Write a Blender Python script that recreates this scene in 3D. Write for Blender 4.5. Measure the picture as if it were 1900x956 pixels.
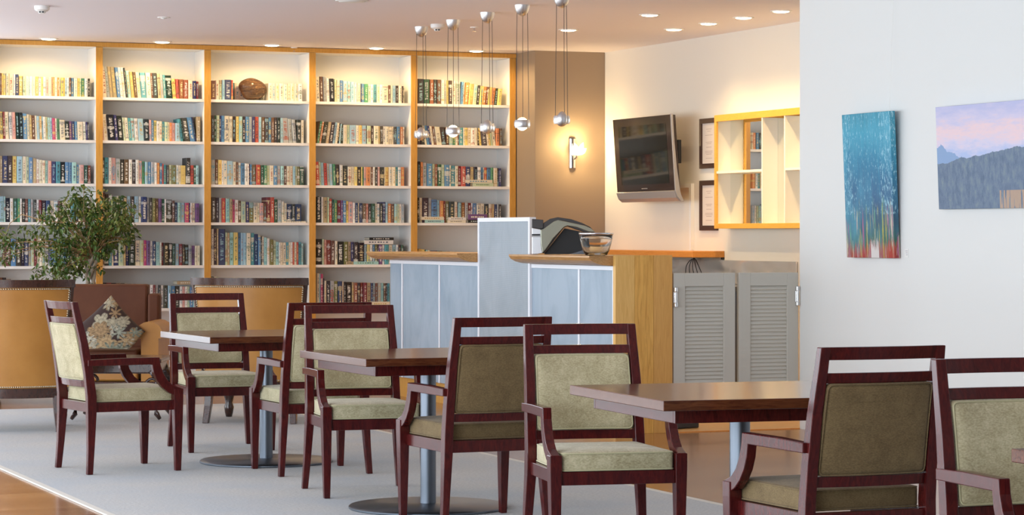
import bpy, bmesh, math, random
from mathutils import Vector, Matrix
for o in list(bpy.data.objects): bpy.data.objects.remove(o, do_unlink=True)
S = bpy.context.scene
COL = S.collection
PI = math.pi
R = math.radians
rnd = random.Random(7)
# ------------------------------------------------------------------ camera, world, main lights, exposure
F_PX, HOR, EYE, PHI = 4803.0, 434.0, 1.317, R(22)
CP, SP = math.cos(PHI), math.sin(PHI)
cam_d = bpy.data.cameras.new('camera'); cam = bpy.data.objects.new('camera', cam_d); COL.objects.link(cam)
cam.location = (0, 0, EYE); cam.rotation_euler = (R(90), 0, -PHI)
cam_d.sensor_width = 36; cam_d.lens = F_PX / 1900 * 36; cam_d.shift_y = -(478 - HOR) / 1900
cam_d.clip_end = 100
S.camera = cam
S.view_settings.view_transform = 'Standard'; S.view_settings.look = 'None'
S.view_settings.gamma = 1; S.view_settings.use_curve_mapping = False
S.view_settings.exposure = 0.32
W = bpy.data.worlds.new('world'); S.world = W; W.use_nodes = True
W.node_tree.nodes['Background'].inputs[0].default_value = (0.75, 0.87, 1.0, 1)
W.node_tree.nodes['Background'].inputs[1].default_value = 0.6
WIN_POWER, WIN_COL = 150, (0.82, 0.92, 1.0)
DOWN_SHELF, DOWN_BAR, WARM = 23, 50, (1.0, 0.70, 0.34)
SCONCE_W, PEND_W = 20, 1.5

def area(name, loc, rot, sx, sy, power, col):
    l = bpy.data.lights.new(name, 'AREA'); l.shape = 'RECTANGLE'; l.size = sx; l.size_y = sy
    l.energy = power; l.color = col
    o = bpy.data.objects.new(name, l); o.location = loc; o.rotation_euler = rot; COL.objects.link(o); return o
WINS = [(0.6, 3.6), (4.2, 7.2), (7.8, 10.8), (11.4, 14.4), (15.0, 18.0), (18.6, 21.6)]
WPOW = [130, 150, 150, 140, 130, 120]; BACK_WINS = [(-1.2, 1.3), (1.5, 3.9)]
for a, b in BACK_WINS:   # glazed end of the same wall, left of the bookcase
    area('window_daylight', ((a + b) / 2, 22.86, 1.5), (R(-90), 0, 0), b - a, 2.5, 65, WIN_COL)
for (a, b), WIN_POWER in zip(WINS, WPOW):   # daylight entering the glazed left side of the room
    area('window_daylight', (-1.52, (a + b) / 2, 1.5), (0, R(-90), 0), 2.5, b - a, WIN_POWER, WIN_COL)

# ------------------------------------------------------------------ projection helpers (pixel -> place)
def cw(x, D): return (x * CP + D * SP, -x * SP + D * CP)
def on_z(px, py, z):
    D = F_PX * (EYE - z) / (py - HOR); return cw((px - 950) / F_PX * D, D)
def on_X(px, py, X):
    t = (px - 950) / F_PX; D = X / (t * CP + SP); return (X, cw(t * D, D)[1], EYE - (py - HOR) * D / F_PX)
def on_Y(px, py, Y):
    t = (px - 950) / F_PX; D = Y / (CP - t * SP); return (cw(t * D, D)[0], Y, EYE - (py - HOR) * D / F_PX)
def at_D(px, py, D):
    x, y = cw((px - 950) / F_PX * D, D); return Vector((x, y, EYE - (py - HOR) * D / F_PX))

# ------------------------------------------------------------------ materials
def mat(name, col, rough=.5, metal=0, spec=.5, coat=0, sheen=0, emit=None, es=0, trans=0, ior=1.45, alpha=1):
    m = bpy.data.materials.new(name); m.use_nodes = True
    b = m.node_tree.nodes['Principled BSDF']; I = b.inputs
    I['Base Color'].default_value = (*col, 1); I['Roughness'].default_value = rough; I['Metallic'].default_value = metal
    I['Specular IOR Level'].default_value = spec; I['Coat Weight'].default_value = coat; I['Coat Roughness'].default_value = .12
    I['Sheen Weight'].default_value = sheen; I['Transmission Weight'].default_value = trans; I['IOR'].default_value = ior
    I['Alpha'].default_value = alpha
    if emit: I['Emission Color'].default_value = (*emit, 1); I['Emission Strength'].default_value = es
    return m
def nn(m, t, **k):
    n = m.node_tree.nodes.new(t)
    for a, v in k.items(): setattr(n, a, v)
    return n
def lk(m, a, b): m.node_tree.links.new(a, b)
def coords(m, scale=(1, 1, 1), kind='Object', rot=(0, 0, 0)):
    tc = nn(m, 'ShaderNodeTexCoord'); mp = nn(m, 'ShaderNodeMapping')
    mp.inputs['Scale'].default_value = scale; mp.inputs['Rotation'].default_value = rot
    lk(m, tc.outputs[kind], mp.inputs[0]); return mp.outputs[0]
def noise(m, vec, scale=5, detail=4, rough=.55, dist=0):
    n = nn(m, 'ShaderNodeTexNoise'); lk(m, vec, n.inputs['Vector'])
    n.inputs['Scale'].default_value = scale; n.inputs['Detail'].default_value = detail
    n.inputs['Roughness'].default_value = rough; n.inputs['Distortion'].default_value = dist
    return n.outputs['Fac']
def ramp(m, fac, stops, interp='LINEAR'):
    r = nn(m, 'ShaderNodeValToRGB'); r.color_ramp.interpolation = interp
    e = r.color_ramp.elements
    while len(e) < len(stops): e.new(.5)
    for el, (p, c) in zip(e, stops): el.position = p; el.color = (*c, 1) if len(c) == 3 else c
    lk(m, fac, r.inputs[0]); return r.outputs[0]
def mix(m, fac, a, b, mode='MIX'):
    n = nn(m, 'ShaderNodeMix'); n.data_type = 'RGBA'; n.blend_type = mode
    for sock, v in ((n.inputs[0], fac), (n.inputs[6], a), (n.inputs[7], b)):
        if hasattr(v, 'links') or hasattr(v, 'is_linked'): lk(m, v, sock)
        else: sock.default_value = v if isinstance(v, (int, float)) else (*v, 1)
    return n.outputs[2]
def math_n(m, op, a, b=None):
    n = nn(m, 'ShaderNodeMath', operation=op)
    for i, v in enumerate((a, b)):
        if v is None: continue
        if hasattr(v, 'is_linked'): lk(m, v, n.inputs[i])
        else: n.inputs[i].default_value = v
    return n.outputs[0]
def setc(m, sock): lk(m, sock, m.node_tree.nodes['Principled BSDF'].inputs['Base Color'])
def bump(m, fac, strength=.2, dist=.01):
    b = nn(m, 'ShaderNodeBump'); b.inputs['Strength'].default_value = strength; b.inputs['Distance'].default_value = dist
    lk(m, fac, b.inputs['Height']); lk(m, b.outputs[0], m.node_tree.nodes['Principled BSDF'].inputs['Normal'])
def grain(name, c1, c2, scale, nscale=6, rough=.35, coat=0, dist=1.5, **k):
    m = mat(name, c1, rough, coat=coat, **k)
    f = noise(m, coords(m, scale), nscale, 5, .6, dist)
    setc(m, ramp(m, f, [(.3, c1), (.7, c2)])); return m

M = {}
M['white_wall'] = mat('white wall paint', (.77, .785, .77), .7)
bump(M['white_wall'], noise(M['white_wall'], coords(M['white_wall']), 60, 3), .05, .002)
M['cream_wall'] = mat('cream wall paint', (.80, .76, .68), .7)
M['taupe'] = mat('taupe wall paint', (.33, .25, .175), .6)
M['ceiling'] = mat('ceiling paint', (.84, .80, .83), .75)
M['shelf_white'] = mat('white bookcase laminate', (.87, .86, .84), .45)
M['ash'] = grain('golden oiled timber', (.56, .27, .045), (.70, .38, .085), (30, 30, 2.0), 3, .4)
M['pillar'] = grain('oak boards', (.52, .26, .05), (.75, .43, .11), (18, 18, 1.2), 3, .38)
M['slab'] = grain('counter timber', (.38, .19, .06), (.62, .35, .14), (10, 1.2, 20), 4, .35)
M['orange_wood'] = grain('orange varnished timber', (.60, .22, .04), (.72, .30, .06), (10, 1.5, 20), 4, .3)
M['mahogany'] = grain('dark red mahogany', (.032, .004, .005), (.090, .0095, .008), (14, 14, 3), 4, .22, coat=.05, spec=.35)
M['table_wood'] = grain('dark brown table wood', (.050, .012, .006), (.125, .038, .014), (2.2, 16, 16), 4, .17, coat=.15, spec=.4)
M['walnut'] = grain('walnut show wood', (.028, .010, .007), (.06, .02, .012), (10, 10, 4), 4, .2, coat=.6)
M['steel'] = mat('brushed steel', (.15, .17, .20), .38, 1)
M['chrome'] = mat('chrome', (.75, .76, .78), .12, 1)
M['alu'] = mat('brushed aluminium', (.70, .71, .73), .38, 1)
M['black'] = mat('black plastic', (.015, .015, .016), .4)
M['dark'] = mat('dark grey plastic', (.05, .045, .045), .35)
M['white_plastic'] = mat('white plastic', (.82, .82, .80), .4)
M['trim_white'] = mat('white aluminium trim', (.86, .89, .95), .4)
M['grey_door'] = mat('warm grey door paint', (.56, .54, .48), .5)
M['lamp_glow'] = mat('lamp glow', (1, .9, .7), .4, emit=(1, .82, .5), es=14)
M['bulb_glow'] = mat('bulb glow', (1, .9, .7), .4, emit=(1, .80, .45), es=9)
M['page'] = mat('paper', (.74, .68, .55), .8)
# velvet
def velvet(name, a, b, c, d, sh):
    m = mat(name, a, .85, sheen=sh); v = coords(m)
    f1 = noise(m, v, 9, 6, .68, .8); f2 = noise(m, coords(m, (1, 1, 2.2)), 130, 2)
    setc(m, mix(m, .4, ramp(m, f1, [(.32, a), (.66, b)]), ramp(m, f2, [(.3, c), (.7, d)])))
    bump(m, f2, .25, .002); return m
M['velvet'] = velvet('olive velvet', (.27, .23, .115), (.54, .485, .315), (.18, .15, .07), (.62, .56, .37), .2)
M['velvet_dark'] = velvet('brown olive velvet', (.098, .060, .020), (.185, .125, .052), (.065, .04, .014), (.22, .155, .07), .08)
M['piping'] = mat('velvet piping', (.42, .39, .23), .8, sheen=.2)
# leathers
def leather(name, c1, c2, rough=.38):
    m = mat(name, c1, rough, coat=.15); v = coords(m)
    setc(m, ramp(m, noise(m, v, 3, 4, .6), [(.3, c1), (.75, c2)])); bump(m, noise(m, v, 160, 2), .12, .002); return m
M['tan'] = leather('tan leather', (.36, .155, .028), (.48, .225, .05))
M['brown_leather'] = leather('brown leather', (.088, .027, .011), (.13, .043, .017), .6)
M['brown_leather'].node_tree.nodes['Principled BSDF'].inputs['Coat Weight'].default_value = 0
M['brown_leather'].node_tree.nodes['Principled BSDF'].inputs['Specular IOR Level'].default_value = .3
M['brass'] = mat('antique brass', (.62, .55, .42), .3, 1)
# floor planks
m = M['floor'] = mat('timber floor', (.4, .2, .09), .22, coat=.25)
v = coords(m)
br = nn(m, 'ShaderNodeTexBrick'); lk(m, v, br.inputs['Vector'])
br.inputs['Scale'].default_value = 1; br.inputs['Brick Width'].default_value = 1.5; br.inputs['Row Height'].default_value = .11
br.inputs['Mortar Size'].default_value = .0015; br.offset = .37
br.inputs['Color1'].default_value = (.32, .12, .035, 1); br.inputs['Color2'].default_value = (.48, .22, .08, 1)
br.inputs['Mortar'].default_value = (.12, .05, .02, 1)
gr = ramp(m, noise(m, coords(m, (1.2, 26, 1)), 5, 5, .6, .8), [(.3, (.55, .55, .55)), (.7, (1.1, 1.1, 1.1))])
setc(m, mix(m, 1.0, br.outputs[0], gr, 'MULTIPLY'))
m = M['floor_back'] = grain('pale timber floor', (.50, .27, .09), (.66, .40, .16), (2, 20, 1), 4, .35)
# carpet
m = M['carpet'] = mat('pale woven carpet', (.5, .5, .5), .95, spec=.1)
v = coords(m)
w1 = nn(m, 'ShaderNodeTexWave'); lk(m, v, w1.inputs[0]); w1.inputs['Scale'].default_value = 26; w1.inputs['Distortion'].default_value = 1.5
w1.bands_direction = 'X'
f = noise(m, v, 1.3, 3); f2 = noise(m, coords(m, (60, 140, 1)), 1, 3)
c = mix(m, .5, ramp(m, f2, [(.3, (.27, .28, .29)), (.7, (.70, .70, .68))]), ramp(m, w1.outputs[1], [(0, (.40, .42, .44)), (1, (.62, .61, .58))]))
setc(m, mix(m, ramp(m, f, [(.35, (0, 0, 0)), (.65, (.5, .5, .5))]), c, (.38, .44, .51)))
bump(m, f2, .5, .004)
M['carpet_edge'] = mat('carpet binding', (.62, .60, .55), .9)
# counter panels
def panel_mat(name, a, b):
    m = mat(name, a, .42, spec=.5); v = coords(m, (1, 1, .5))
    setc(m, ramp(m, noise(m, v, 3.2, 5, .65, .8), [(.3, a), (.62, b)])); return m
M['panel'] = panel_mat('blue grey panel', (.27, .36, .45), (.38, .47, .56))
M['screen'] = panel_mat('grey mesh screen', (.31, .37, .42), (.39, .45, .50))
w1 = nn(M['screen'], 'ShaderNodeTexWave'); lk(M['screen'], coords(M['screen']), w1.inputs[0]); w1.inputs['Scale'].default_value = 60; w1.bands_direction = 'Z'
bump(M['screen'], w1.outputs[1], .2, .003)
# wavy stainless
m = M['stainless'] = mat('stainless sheet', (.80, .80, .80), .24, .6)
bump(m, noise(m, coords(m, (1, 1, 2.0)), 2.6, 1), .55, .12)
# glass
M['glass'] = mat('clear glass', (.93, .96, .96), .03, trans=1, ior=1.45)
M['screen_glass'] = mat('tv glass', (.02, .022, .02), .06, spec=.7)
M['mirror'] = mat('mirror', (.88, .90, .88), .015, 1)
M['cab_white'] = mat('cream cabinet paint', (.85, .80, .68), .5)
M['frame_dark'] = mat('dark brown frame', (.055, .025, .02), .4)
# leaves
m = M['leaf'] = mat('ficus leaves', (.05, .12, .03), .4, sheen=.0)
setc(m, ramp(m, noise(m, coords(m), 9, 3), [(.3, (.022, .065, .014)), (.48, (.065, .125, .02)), (.68, (.20, .20, .035))]))
M['bark'] = grain('pale bark', (.30, .25, .18), (.46, .40, .31), (20, 20, 6), 4, .8)
M['twig'] = mat('twig', (.38, .24, .11), .8)
M['pot'] = mat('glazed pot', (.10, .09, .08), .3)
m = M['husk'] = mat('brown husk', (.2, .09, .03), .45, coat=.3)
f = noise(m, coords(m, (1, 1, 5), rot=(0, .5, .3)), 12, 5, .65, 1.5)
setc(m, ramp(m, f, [(.35, (.035, .014, .006)), (.58, (.13, .058, .02)), (.75, (.34, .18, .06))])); bump(m, f, .7, .02)

# book material: colours come from the book itself (cover colour, lettering colour)
m = M['book'] = mat('book covers', (.5, .5, .5), .5)
uv = nn(m, 'ShaderNodeUVMap'); sx = nn(m, 'ShaderNodeSeparateXYZ'); lk(m, uv.outputs[0], sx.inputs[0])
ca = nn(m, 'ShaderNodeVertexColor', layer_name='cover'); cb = nn(m, 'ShaderNodeVertexColor', layer_name='ink')
u = math_n(m, 'FRACT', sx.outputs[0]); vv = math_n(m, 'FRACT', sx.outputs[1])
idd = math_n(m, 'FLOOR', sx.outputs[1])
cx = nn(m, 'ShaderNodeCombineXYZ'); lk(m, math_n(m, 'MULTIPLY', u, 1.2), cx.inputs[0]); lk(m, math_n(m, 'MULTIPLY', vv, 26), cx.inputs[1]); lk(m, math_n(m, 'MULTIPLY', idd, 3.71), cx.inputs[2])
t1 = math_n(m, 'GREATER_THAN', noise(m, cx.outputs[0], 1, 2, .6), .51)
inside = math_n(m, 'MULTIPLY', math_n(m, 'MULTIPLY', math_n(m, 'GREATER_THAN', u, .26), math_n(m, 'LESS_THAN', u, .74)), math_n(m, 'MULTIPLY', math_n(m, 'GREATER_THAN', vv, .14), math_n(m, 'LESS_THAN', vv, .86)))
cy = nn(m, 'ShaderNodeCombineXYZ'); lk(m, math_n(m, 'MULTIPLY', vv, 3.2), cy.inputs[1]); lk(m, math_n(m, 'MULTIPLY', idd, 7.31), cy.inputs[2])
t2 = math_n(m, 'GREATER_THAN', noise(m, cy.outputs[0], 1, 1), .64)
fac = math_n(m, 'MAXIMUM', math_n(m, 'MULTIPLY', math_n(m, 'MULTIPLY', t1, inside), .85), math_n(m, 'MULTIPLY', t2, .55))
setc(m, mix(m, fac, ca.outputs[0], cb.outputs[0]))

# ------------------------------------------------------------------ mesh helpers
class MB:
    def __init__(s): s.v = []; s.f = []; s.m = []
    def add(s, vs, fs, mi=0):
        n = len(s.v); s.v += [tuple(v) for v in vs]; s.f += [tuple(i + n for i in f) for f in fs]; s.m += [mi] * len(fs); return s
    def box(s, x0, x1, y0, y1, z0, z1, mi=0):
        return s.add([(x0, y0, z0), (x1, y0, z0), (x1, y1, z0), (x0, y1, z0), (x0, y0, z1), (x1, y0, z1), (x1, y1, z1), (x0, y1, z1)],
                     [(0, 3, 2, 1), (4, 5, 6, 7), (0, 1, 5, 4), (1, 2, 6, 5), (2, 3, 7, 6), (3, 0, 4, 7)], mi)
    def loft(s, rings, cap=True, mi=0):
        n = len(rings[0]); vs = [p for r in rings for p in r]; fs = []
        for k in range(len(rings) - 1):
            for i in range(n):
                j = (i + 1) % n; fs.append((k * n + i, k * n + j, (k + 1) * n + j, (k + 1) * n + i))
        if cap: fs.append(tuple(range(n))[::-1]); fs.append(tuple((len(rings) - 1) * n + i for i in range(n)))
        return s.add(vs, fs, mi)
    def beam(s, path, secs, mi=0):   # vertical-ish post: path of (x,y,z), sections (wx,wy) horizontal
        return s.loft([[(x - a / 2, y - b / 2, z), (x + a / 2, y - b / 2, z), (x + a / 2, y + b / 2, z), (x - a / 2, y + b / 2, z)] for (x, y, z), (a, b) in zip(path, secs)], mi=mi)
    def extr(s, poly, x0, x1, axis='x', mi=0):
        def P(a, b, c): return (c, a, b) if axis == 'x' else ((a, c, b) if axis == 'y' else (a, b, c))
        return s.loft([[P(a, b, x0) for a, b in poly], [P(a, b, x1) for a, b in poly]], mi=mi)
    def lathe(s, prof, n=24, c=(0, 0, 0), cap=True, mi=0):
        return s.loft([[(c[0] + r * math.cos(2 * PI * i / n), c[1] + r * math.sin(2 * PI * i / n), c[2] + z) for i in range(n)] for r, z in prof], cap, mi)
    def tube(s, pts, r, n=6, closed=False, mi=0):
        pts = [Vector(p) for p in pts]; N = len(pts); rings = []
        rr = r if isinstance(r, (list, tuple)) else [r] * N
        up = Vector((0, 0, 1))
        for i, p in enumerate(pts):
            a = pts[(i - 1) % N] if (closed or i > 0) else p; b = pts[(i + 1) % N] if (closed or i < N - 1) else p
            t = (b - a); t = t.normalized() if t.length > 1e-9 else Vector((0, 0, 1))
            x = t.cross(up)
            if x.length < .1: x = t.cross(Vector((0, 1, 0)))
            x.normalize(); y = x.cross(t)
            rings.append([tuple(p + (x * math.cos(2 * PI * k / n) + y * math.sin(2 * PI * k / n)) * rr[i]) for k in range(n)])
        if closed: rings.append(rings[0])
        return s.loft(rings, not closed, mi)
    def ball(s, c, rx, ry, rz, n=16, k=10, mi=0):
        return s.loft([[(c[0] + rx * math.sin(PI * j / k) * math.cos(2 * PI * i / n), c[1] + ry * math.sin(PI * j / k) * math.sin(2 * PI * i / n), c[2] - rz * math.cos(PI * j / k)) for i in range(n)] for j in [.02] + list(range(1, k)) + [k - .02]], True, mi)
    def build(s, name, mats, parent=None, smooth=False, bevel=0, xf=None):
        me = bpy.data.meshes.new(name); vs = s.v if xf is None else [tuple(xf(*v)) for v in s.v]
        me.from_pydata(vs, [], s.f)
        for mm in (mats if isinstance(mats, (list, tuple)) else [mats]): me.materials.append(M[mm] if isinstance(mm, str) else mm)
        for p, i in zip(me.polygons, s.m): p.material_index = i
        bm = bmesh.new(); bm.from_mesh(me); bmesh.ops.recalc_face_normals(bm, faces=bm.faces); bm.to_mesh(me); bm.free()
        if smooth:
            for p in me.polygons: p.use_smooth = True
        o = bpy.data.objects.new(name, me); COL.objects.link(o)
        if parent: o.parent = parent
        if smooth == 'auto':
            for e in me.edges: pass
            es = o.modifiers.new('split', 'EDGE_SPLIT'); es.split_angle = R(40)
        if bevel:
            b = o.modifiers.new('bevel', 'BEVEL'); b.width = bevel; b.segments = 2; b.limit_method = 'ANGLE'; b.angle_limit = R(40)
        return o
def tag(o, label=None, cat=None, group=None, kind=None):
    if label: o['label'] = label
    if cat: o['category'] = cat
    if group: o['group'] = group
    if kind: o['kind'] = kind
    return o
def empty(name, loc, rz=0, label=None, cat=None, group=None):
    o = bpy.data.objects.new(name, None); COL.objects.link(o); o.location = loc; o.rotation_euler = (0, 0, rz)
    o.empty_display_size = .1
    return tag(o, label, cat, group)
def copy_tree(o, parent=None):
    c = o.copy(); COL.objects.link(c)
    if parent: c.parent = parent
    for ch in [x for x in bpy.data.objects if x.parent == o]: copy_tree(ch, c)
    return c
def struct(name, mb, m, **k): return tag(mb.build(name, m, **k), kind='structure')
def roundpoly(pts, r, n=4):
    out = []; N = len(pts)
    for i in range(N):
        p = Vector(pts[i]); a = (Vector(pts[i - 1]) - p).normalized(); b = (Vector(pts[(i + 1) % N]) - p).normalized()
        for k in range(n + 1):
            t = k / n; q = p + a * r * (1 - t) ** 2 + b * r * t ** 2
            out.append((q.x, q.y))
    return out
def inset(pts, d):
    cx = sum(p[0] for p in pts) / len(pts); cy = sum(p[1] for p in pts) / len(pts)
    ex = max(abs(p[0] - cx) for p in pts); ey = max(abs(p[1] - cy) for p in pts)
    return [(cx + (p[0] - cx) * (1 - d / ex), cy + (p[1] - cy) * (1 - d / ey)) for p in pts]
def slab(mb, pts, z0, z1, r, dome=0, n=4, f=None):
    prof = [(r * (1 - math.sin(PI / 2 * k / n)), z0 + r * (1 - math.cos(PI / 2 * k / n))) for k in range(n + 1)]
    prof += [(r * (1 - math.cos(PI / 2 * k / n)), z1 - r + r * math.sin(PI / 2 * k / n)) for k in range(n + 1)]
    rings = [[(x, y, z) for x, y in inset(pts, d)] for d, z in prof]
    if dome:
        ex = max(abs(p[0]) for p in pts)
        for t in (.35, .7, .95): rings.append([(x, y, z1 + dome * (1 - (1 - t) ** 2)) for x, y in inset(pts, r + (ex - r) * t)])
    if f: rings = [[f(*p) for p in rg] for rg in rings]
    return mb.loft(rings)

# ------------------------------------------------------------------ room shell
CE = 3.0; XT = 9.8; XR = 8.35; YB = 22.40; YD = 15.48
struct('floor', MB().box(-1.5, 10.0, -2, YD, -.1, 0), 'floor')
struct('floor', MB().box(-1.5, 10.0, YD, 22.9, -.1, 0, 0), 'floor')
bpy.data.objects['floor.001'].data.materials[0] = M['floor']
struct('floor', MB().box(7.41, XT, YD + .01, 21.95, 0, .004), 'floor_back')
struct('ceiling', MB().box(-1.6, 10.0, -2, 22.9, CE, CE + .1), 'ceiling')
wbk = MB().box(-1.5, -1.2, 22.75, 22.83, 0, CE).box(1.3, 1.5, 22.75, 22.83, 0, CE).box(3.9, 9.95, 22.75, 22.83, 0, CE)
for a, b in BACK_WINS: wbk.box(a, b, 22.75, 22.83, 0, .2).box(a, b, 22.75, 22.83, 2.8, CE)
struct('wall_back', wbk, 'white_wall')
for k, (a, b) in enumerate(BACK_WINS):
    w = MB(); w.box(a, a + .05, 22.76, 22.82, .2, 2.8).box(b - .05, b, 22.76, 22.82, .2, 2.8).box(a + .05, b - .05, 22.76, 22.82, .2, .25).box(a + .05, b - .05, 22.76, 22.82, 2.75, 2.8)
    struct('window_%d' % (k + 7), w, 'trim_white')
struct('wall_taupe_column', MB().box(9.095, XT, 21.95, 22.75, 0, CE), 'taupe', bevel=.004).name = 'wall_column'
struct('wall_bar', MB().box(XT, XT + .12, 10, 22.9, 0, CE), 'cream_wall')
struct('wall_right', MB().box(XR, XR + .25, -2, YD, 0, CE), 'white_wall')
struct('wall_front', MB().box(-1.5, XR, -2.1, -2, 0, CE), 'white_wall')
struct('wall_kitchen', MB().box(XR + .25, XT, 10, 10.1, 0, CE), 'white_wall')
wl = MB(); ed = [-2] + [v for ab in WINS for v in ab] + [22.78]
for k in range(0, len(ed), 2): wl.box(-1.5, -1.4, ed[k], ed[k + 1], 0, CE)
for a, b in WINS: wl.box(-1.5, -1.4, a, b, 0, .2); wl.box(-1.5, -1.4, a, b, 2.8, CE)
struct('wall_left', wl, 'white_wall')
for k, (a, b) in enumerate(WINS):
    w = MB(); w.box(-1.49, -1.43, a, a + .05, .2, 2.8).box(-1.49, -1.43, b - .05, b, .2, 2.8).box(-1.49, -1.43, a + .05, b - .05, .2, .25).box(-1.49, -1.43, a + .05, b - .05, 2.75, 2.8).box(-1.49, -1.43, (a + b) / 2 - .025, (a + b) / 2 + .025, .25, 2.75)
    struct('window_%d' % (k + 1), w, 'trim_white')
struct('trim_1', MB().box(7.42, XR - .01, YD - .02, YD + .01, 0, .006), 'orange_wood')
# carpet laid on the boards
cp = MB().box(2.80, 5.60, -1, 19.3, 0.001, .009); o = cp.build('carpet', 'carpet')
tag(o, 'pale grey woven carpet laid on the timber floor under the tables', 'carpet')
MB().box(2.765, 2.80, -1, 19.3, .001, .0095).box(5.60, 5.64, -1, 19.3, .001, .0095).build('edge_binding', 'carpet_edge', o)

# ------------------------------------------------------------------ bookcase
UP = [5.146 + .977 * k for k in range(-1, 5)]; UP[-1] = 9.055
SH = [2.517, 2.138, 1.757, 1.418, 1.036, .657]
bc = empty('bookcase', (6.6, YB, 0), 0, 'built-in white bookcase with golden timber uprights covering the whole back wall', 'bookcase')
def BX(x): return x - 6.6
for x in UP:
    MB().box(BX(x) - .030, BX(x) + .030, -.012, 0, 0, 2.955).build('upright_facing', 'ash', bc, bevel=.002)
    MB().box(BX(x) - .028, BX(x) + .028, 0, .33, 0, 2.955).build('upright', 'shelf_white', bc)
MB().box(BX(UP[0]) - .03, BX(UP[-1]) + .034, -.014, .0, 2.957, 2.996).build('top_rail', 'ash', bc)
MB().box(BX(UP[0]) - .03, BX(UP[-1]) + .03, .33, .345, 0, 2.957).build('back_panel', 'shelf_white', bc)
MB().box(BX(UP[0]) - .03, BX(UP[-1]) + .03, 0, .33, 2.957, 2.975).build('top_panel', 'shelf_white', bc)
for k in range(5):
    for z in SH + [.10]:
        MB().box(BX(UP[k]) + .0285, BX(UP[k + 1]) - .0285, .004, .328, z - .024, z).build('shelf', 'shelf_white', bc)
    MB().box(BX(UP[k]) + .0285, BX(UP[k + 1]) - .0285, .02, .035, 0, .075).build('kick_board', 'shelf_white', bc)

# ------------------------------------------------------------------ books
PAL = dict(wh=(.78, .76, .72), cr=(.74, .66, .50), yl=(.78, .58, .12), go=(.62, .38, .08), rd=(.55, .06, .04), mr=(.22, .025, .03),
  pk=(.68, .34, .30), mg=(.48, .03, .16), pu=(.18, .07, .25), br=(.16, .075, .04), tn=(.46, .34, .18), bk=(.018, .018, .02), dk=(.055, .045, .042),
  gy=(.40, .42, .43), nv=(.03, .045, .16), bl=(.07, .24, .48), lb=(.30, .52, .66), tl=(.05, .30, .38), lt=(.30, .58, .58), gn=(.07, .28, .14),
  dg=(.03, .10, .06), lg=(.48, .58, .38), ol=(.20, .19, .05), bg=(.32, .09, .03))
PAL['or'] = (.70, .24, .05)
for k_ in PAL:
    g_ = sum(PAL[k_]) / 3; PAL[k_] = tuple(v_ * .82 + g_ * .18 for v_ in PAL[k_])
CN = dict(wh='white', cr='cream', yl='yellow', go='ochre', rd='red', mr='maroon', pk='pink', mg='magenta', pu='purple', br='brown', tn='tan', bk='black',
  dk='charcoal', gy='grey', nv='navy', bl='blue', lb='pale blue', tl='teal', lt='aqua', gn='green', dg='dark green', lg='pale green', ol='olive', bg='rust')
CN['or'] = 'orange'
SC = 6.374
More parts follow.
